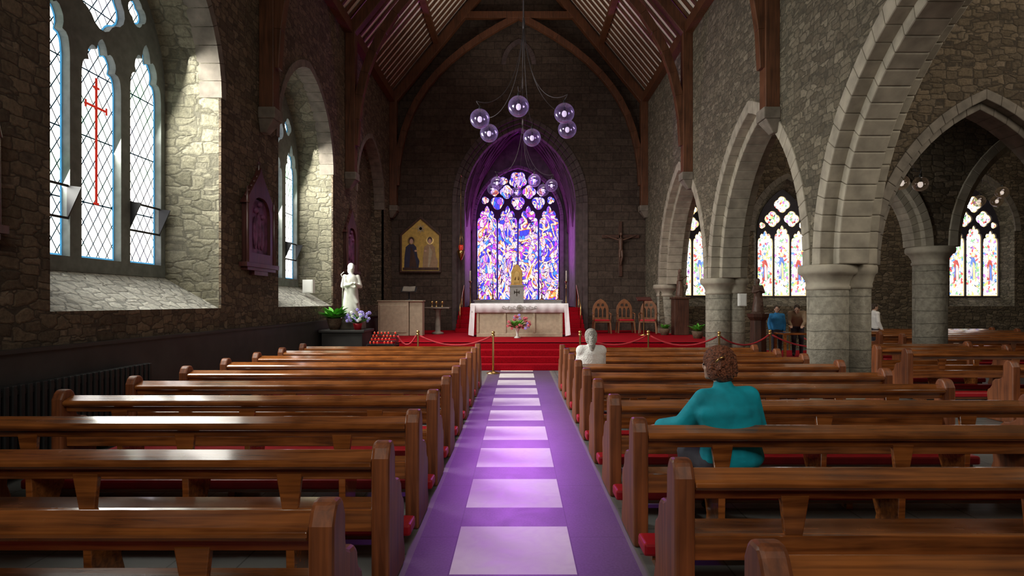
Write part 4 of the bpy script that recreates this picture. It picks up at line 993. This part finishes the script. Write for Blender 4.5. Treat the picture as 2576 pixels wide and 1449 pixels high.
        cap(mb,hp(0,-.125,-.01),hp(0,-.135,-.1),.038*k,.052*k); cap(mb,hp(0,-.135,-.1),hp(.0,-.135,-.24),.052*k,.014*k)
    else:
        sph(mb,0,-.012,.042,(.083,.097,.098)); sph(mb,0,-.05,0,(.074,.058,.07))
    remesh(mb,'hair',hair,p,.006,2)
    for sx in (-1,1):
        mb=MB(); sph(mb,sx*.033,.084,.003,(.013,.009,.009),8,6); mb.obj('eye',M_iron,parent=p)
    return p
sit=dict(pelvis=(0,.28,.56),chest=(0,.26,.90),neck=(0,.27,1.08),head=(0,.29,1.22),shl=(-.18,.26,1.01),shr=(.18,.26,1.01),ell=(-.25,.32,.76),elr=(.25,.32,.76),
 wrl=(-.12,.52,.68),wrr=(.12,.52,.68),hal=(-.04,.62,.66),har=(.04,.62,.66),hipl=(-.1,.30,.53),hipr=(.1,.30,.53),knl=(-.12,.68,.52),knr=(.12,.68,.52),anl=(-.12,.64,.09),anr=(.12,.64,.09))
s1=dict(sit); s1.update(ell=(-.30,.40,.79),wrl=(-.36,.62,.74),hal=(-.39,.74,.72),head=(-.065,.32,1.235),neck=(-.04,.28,1.09),chest=(-.02,.26,.90),pelvis=(.04,.29,.56),elr=(.26,.30,.76),shl=(-.19,.28,.99),shr=(.15,.25,1.005))
p1=person('seated older person in a teal jacket with short auburn hair',(1.60,4.13,0),.22,1.0,s1,M_teal,M_trou,M_hairr,headyaw=.55,slim=1.2)
mb=MB(); mb.tube([(-.145,.20,1.27),(-.12,.185,1.30),(-.09,.17,1.31)],.007,6); mb.obj('hair_clip',M_brass,parent=p1,label='small metal hair clip')
s2=dict(sit); s2.update(shl=(-.145,.26,1.01),shr=(.145,.26,1.01),ell=(-.17,.36,.78),elr=(.17,.36,.78),neck=(0,.28,1.06),head=(0,.31,1.195))
p2=person('seated person in a cream knitted cardigan with a grey ponytail',(1.06,8.42,0),0,.99,s2,M_knit,M_trou,M_hairg,hairstyle='ponytail',slim=.85)
std=dict(pelvis=(0,0,.92),chest=(0,.0,1.26),neck=(0,.0,1.44),head=(0,.02,1.58),shl=(-.18,0,1.37),shr=(.18,0,1.37),ell=(-.24,0,1.10),elr=(.24,0,1.10),
 wrl=(-.22,.12,.88),wrr=(.22,.12,.88),hal=(-.21,.18,.78),har=(.21,.18,.78),hipl=(-.09,0,.88),hipr=(.09,0,.88),knl=(-.1,.02,.49),knr=(.1,.02,.49),anl=(-.1,0,.09),anr=(.1,0,.09))
lean=dict(std); lean.update(chest=(0,.22,1.2),neck=(0,.33,1.32),head=(0,.42,1.4),shl=(-.18,.3,1.27),shr=(.18,.3,1.27),ell=(-.22,.4,1.02),elr=(.22,.4,1.02),wrl=(-.15,.6,.92),wrr=(.15,.6,.92),hal=(-.14,.7,.9),har=(.14,.7,.9))
person('standing child in a blue jacket beside the table',(7.5,17.4,.13),PI*.9,.86,std,M_blue,M_trou,M_hairb,hairstyle='crop')
person('adult in a tan jacket leaning over the table',(8.15,17.5,.13),PI*.85,.98,lean,M_brownf,M_trou,M_hairb,hairstyle='crop',headpitch=-.5)
person('standing person in pale clothing walking between pews',(11.45,19.30,0),-PI/2,.97,std,M_knit,M_trou,M_hairb,hairstyle='crop')
# ------------------------------------------------------------------ lights
def area(name,loc,rot,sx,sy,e,c,spread=PI):
    l=bpy.data.lights.new(name,'AREA'); l.shape='RECTANGLE'; l.size=sx; l.size_y=sy; l.energy=e; l.color=c; l.spread=spread
    o=bpy.data.objects.new(name,l); COL.objects.link(o); o.location=loc; o.rotation_euler=rot; return o
def aim(o,t): o.rotation_euler=(Vector(t)-o.location).to_track_quat('-Z','Y').to_euler()
a=area('west_fill',(0,-2.9,6),(0,0,0),5,6,225,(1,.93,.80),2.0); aim(a,(0,8,0))  # added soft fill behind the camera, not an actual window
a=area('transept_fill',(17,5,8.5),(0,0,0),5,4,480,(1,.88,.70)); aim(a,(12,19,1))  # unseen fill added to brighten the transept
a=area('aisle_fill',(7.8,3.0,7.5),(0,0,0),3,3,180,(1,.90,.76)); aim(a,(8,12,3))  # out-of-view fill added for the side aisle
a=area('transept_east_fill',(12,14.3,8.6),(0,0,0),6,2,230,(1,.88,.70)); aim(a,(11,21,2))  # added fill towards the transept's east wall, no lamp there
a=area('roof_fill',(XM,16,8.6),(0,0,0),2.5,12,175,(1,.92,.80),2.2); aim(a,(XM,16.001,16))  # upward fill added to brighten the ceiling plaster, no real fitting
a=area('sanctuary_fill',(XM,16.0,9.5),(0,0,0),5,1.2,130,(1,.86,.80),1.7); aim(a,(XM,20.5,0.6))  # extra fill added over the sanctuary, faces away from the camera
for c in cs[:2]:
    a=area('window_daylight',(XL-.78,c+.27,4.1),(0,0,0),2.6,3.6,430,(1,.98,.89),2.3); aim(a,(XL+3,c+.27+1.2,2.3))
def spot(name,loc,t,e,c,ang,blend=.8,r=.15):
    l=bpy.data.lights.new(name,'SPOT'); l.energy=e; l.color=c; l.spot_size=ang; l.spot_blend=blend; l.shadow_soft_size=r
    o=bpy.data.objects.new(name,l); COL.objects.link(o); o.location=loc; aim(o,t)
spot('violet_beam',(CX,24.6,8.1),(0,4.2,0),2900,(.60,.15,1),.15,1.0,.7)
spot('violet_beam_mid',(CX,24.6,8.1),(0,7.4,0),3600,(.62,.15,1),.15,1.0,.7)
spot('violet_beam_far',(CX,24.6,8.1),(0,11.2,0),2000,(.52,.10,1),.16,1.0,.7)
spot('violet_vault',(CX,27.3,1.95),(CX,25.5,9),950,(.62,.06,.80),2.5,1.0,.1)
w=bpy.data.worlds.new('world'); S.world=w; w.use_nodes=True; w.node_tree.nodes['Background'].inputs[0].default_value=(.6,.65,.8,1); w.node_tree.nodes['Background'].inputs[1].default_value=.02
# ------------------------------------------------------------------ camera
cd=bpy.data.cameras.new('camera'); cam=bpy.data.objects.new('camera',cd); COL.objects.link(cam)
cam.location=(0,0,1.7); cam.rotation_euler=(PI/2,0,0); cd.sensor_width=36; cd.lens=36*1510/2576; cd.shift_x=-15/2576; cd.shift_y=35.5/2576; cd.clip_start=.05
S.camera=cam
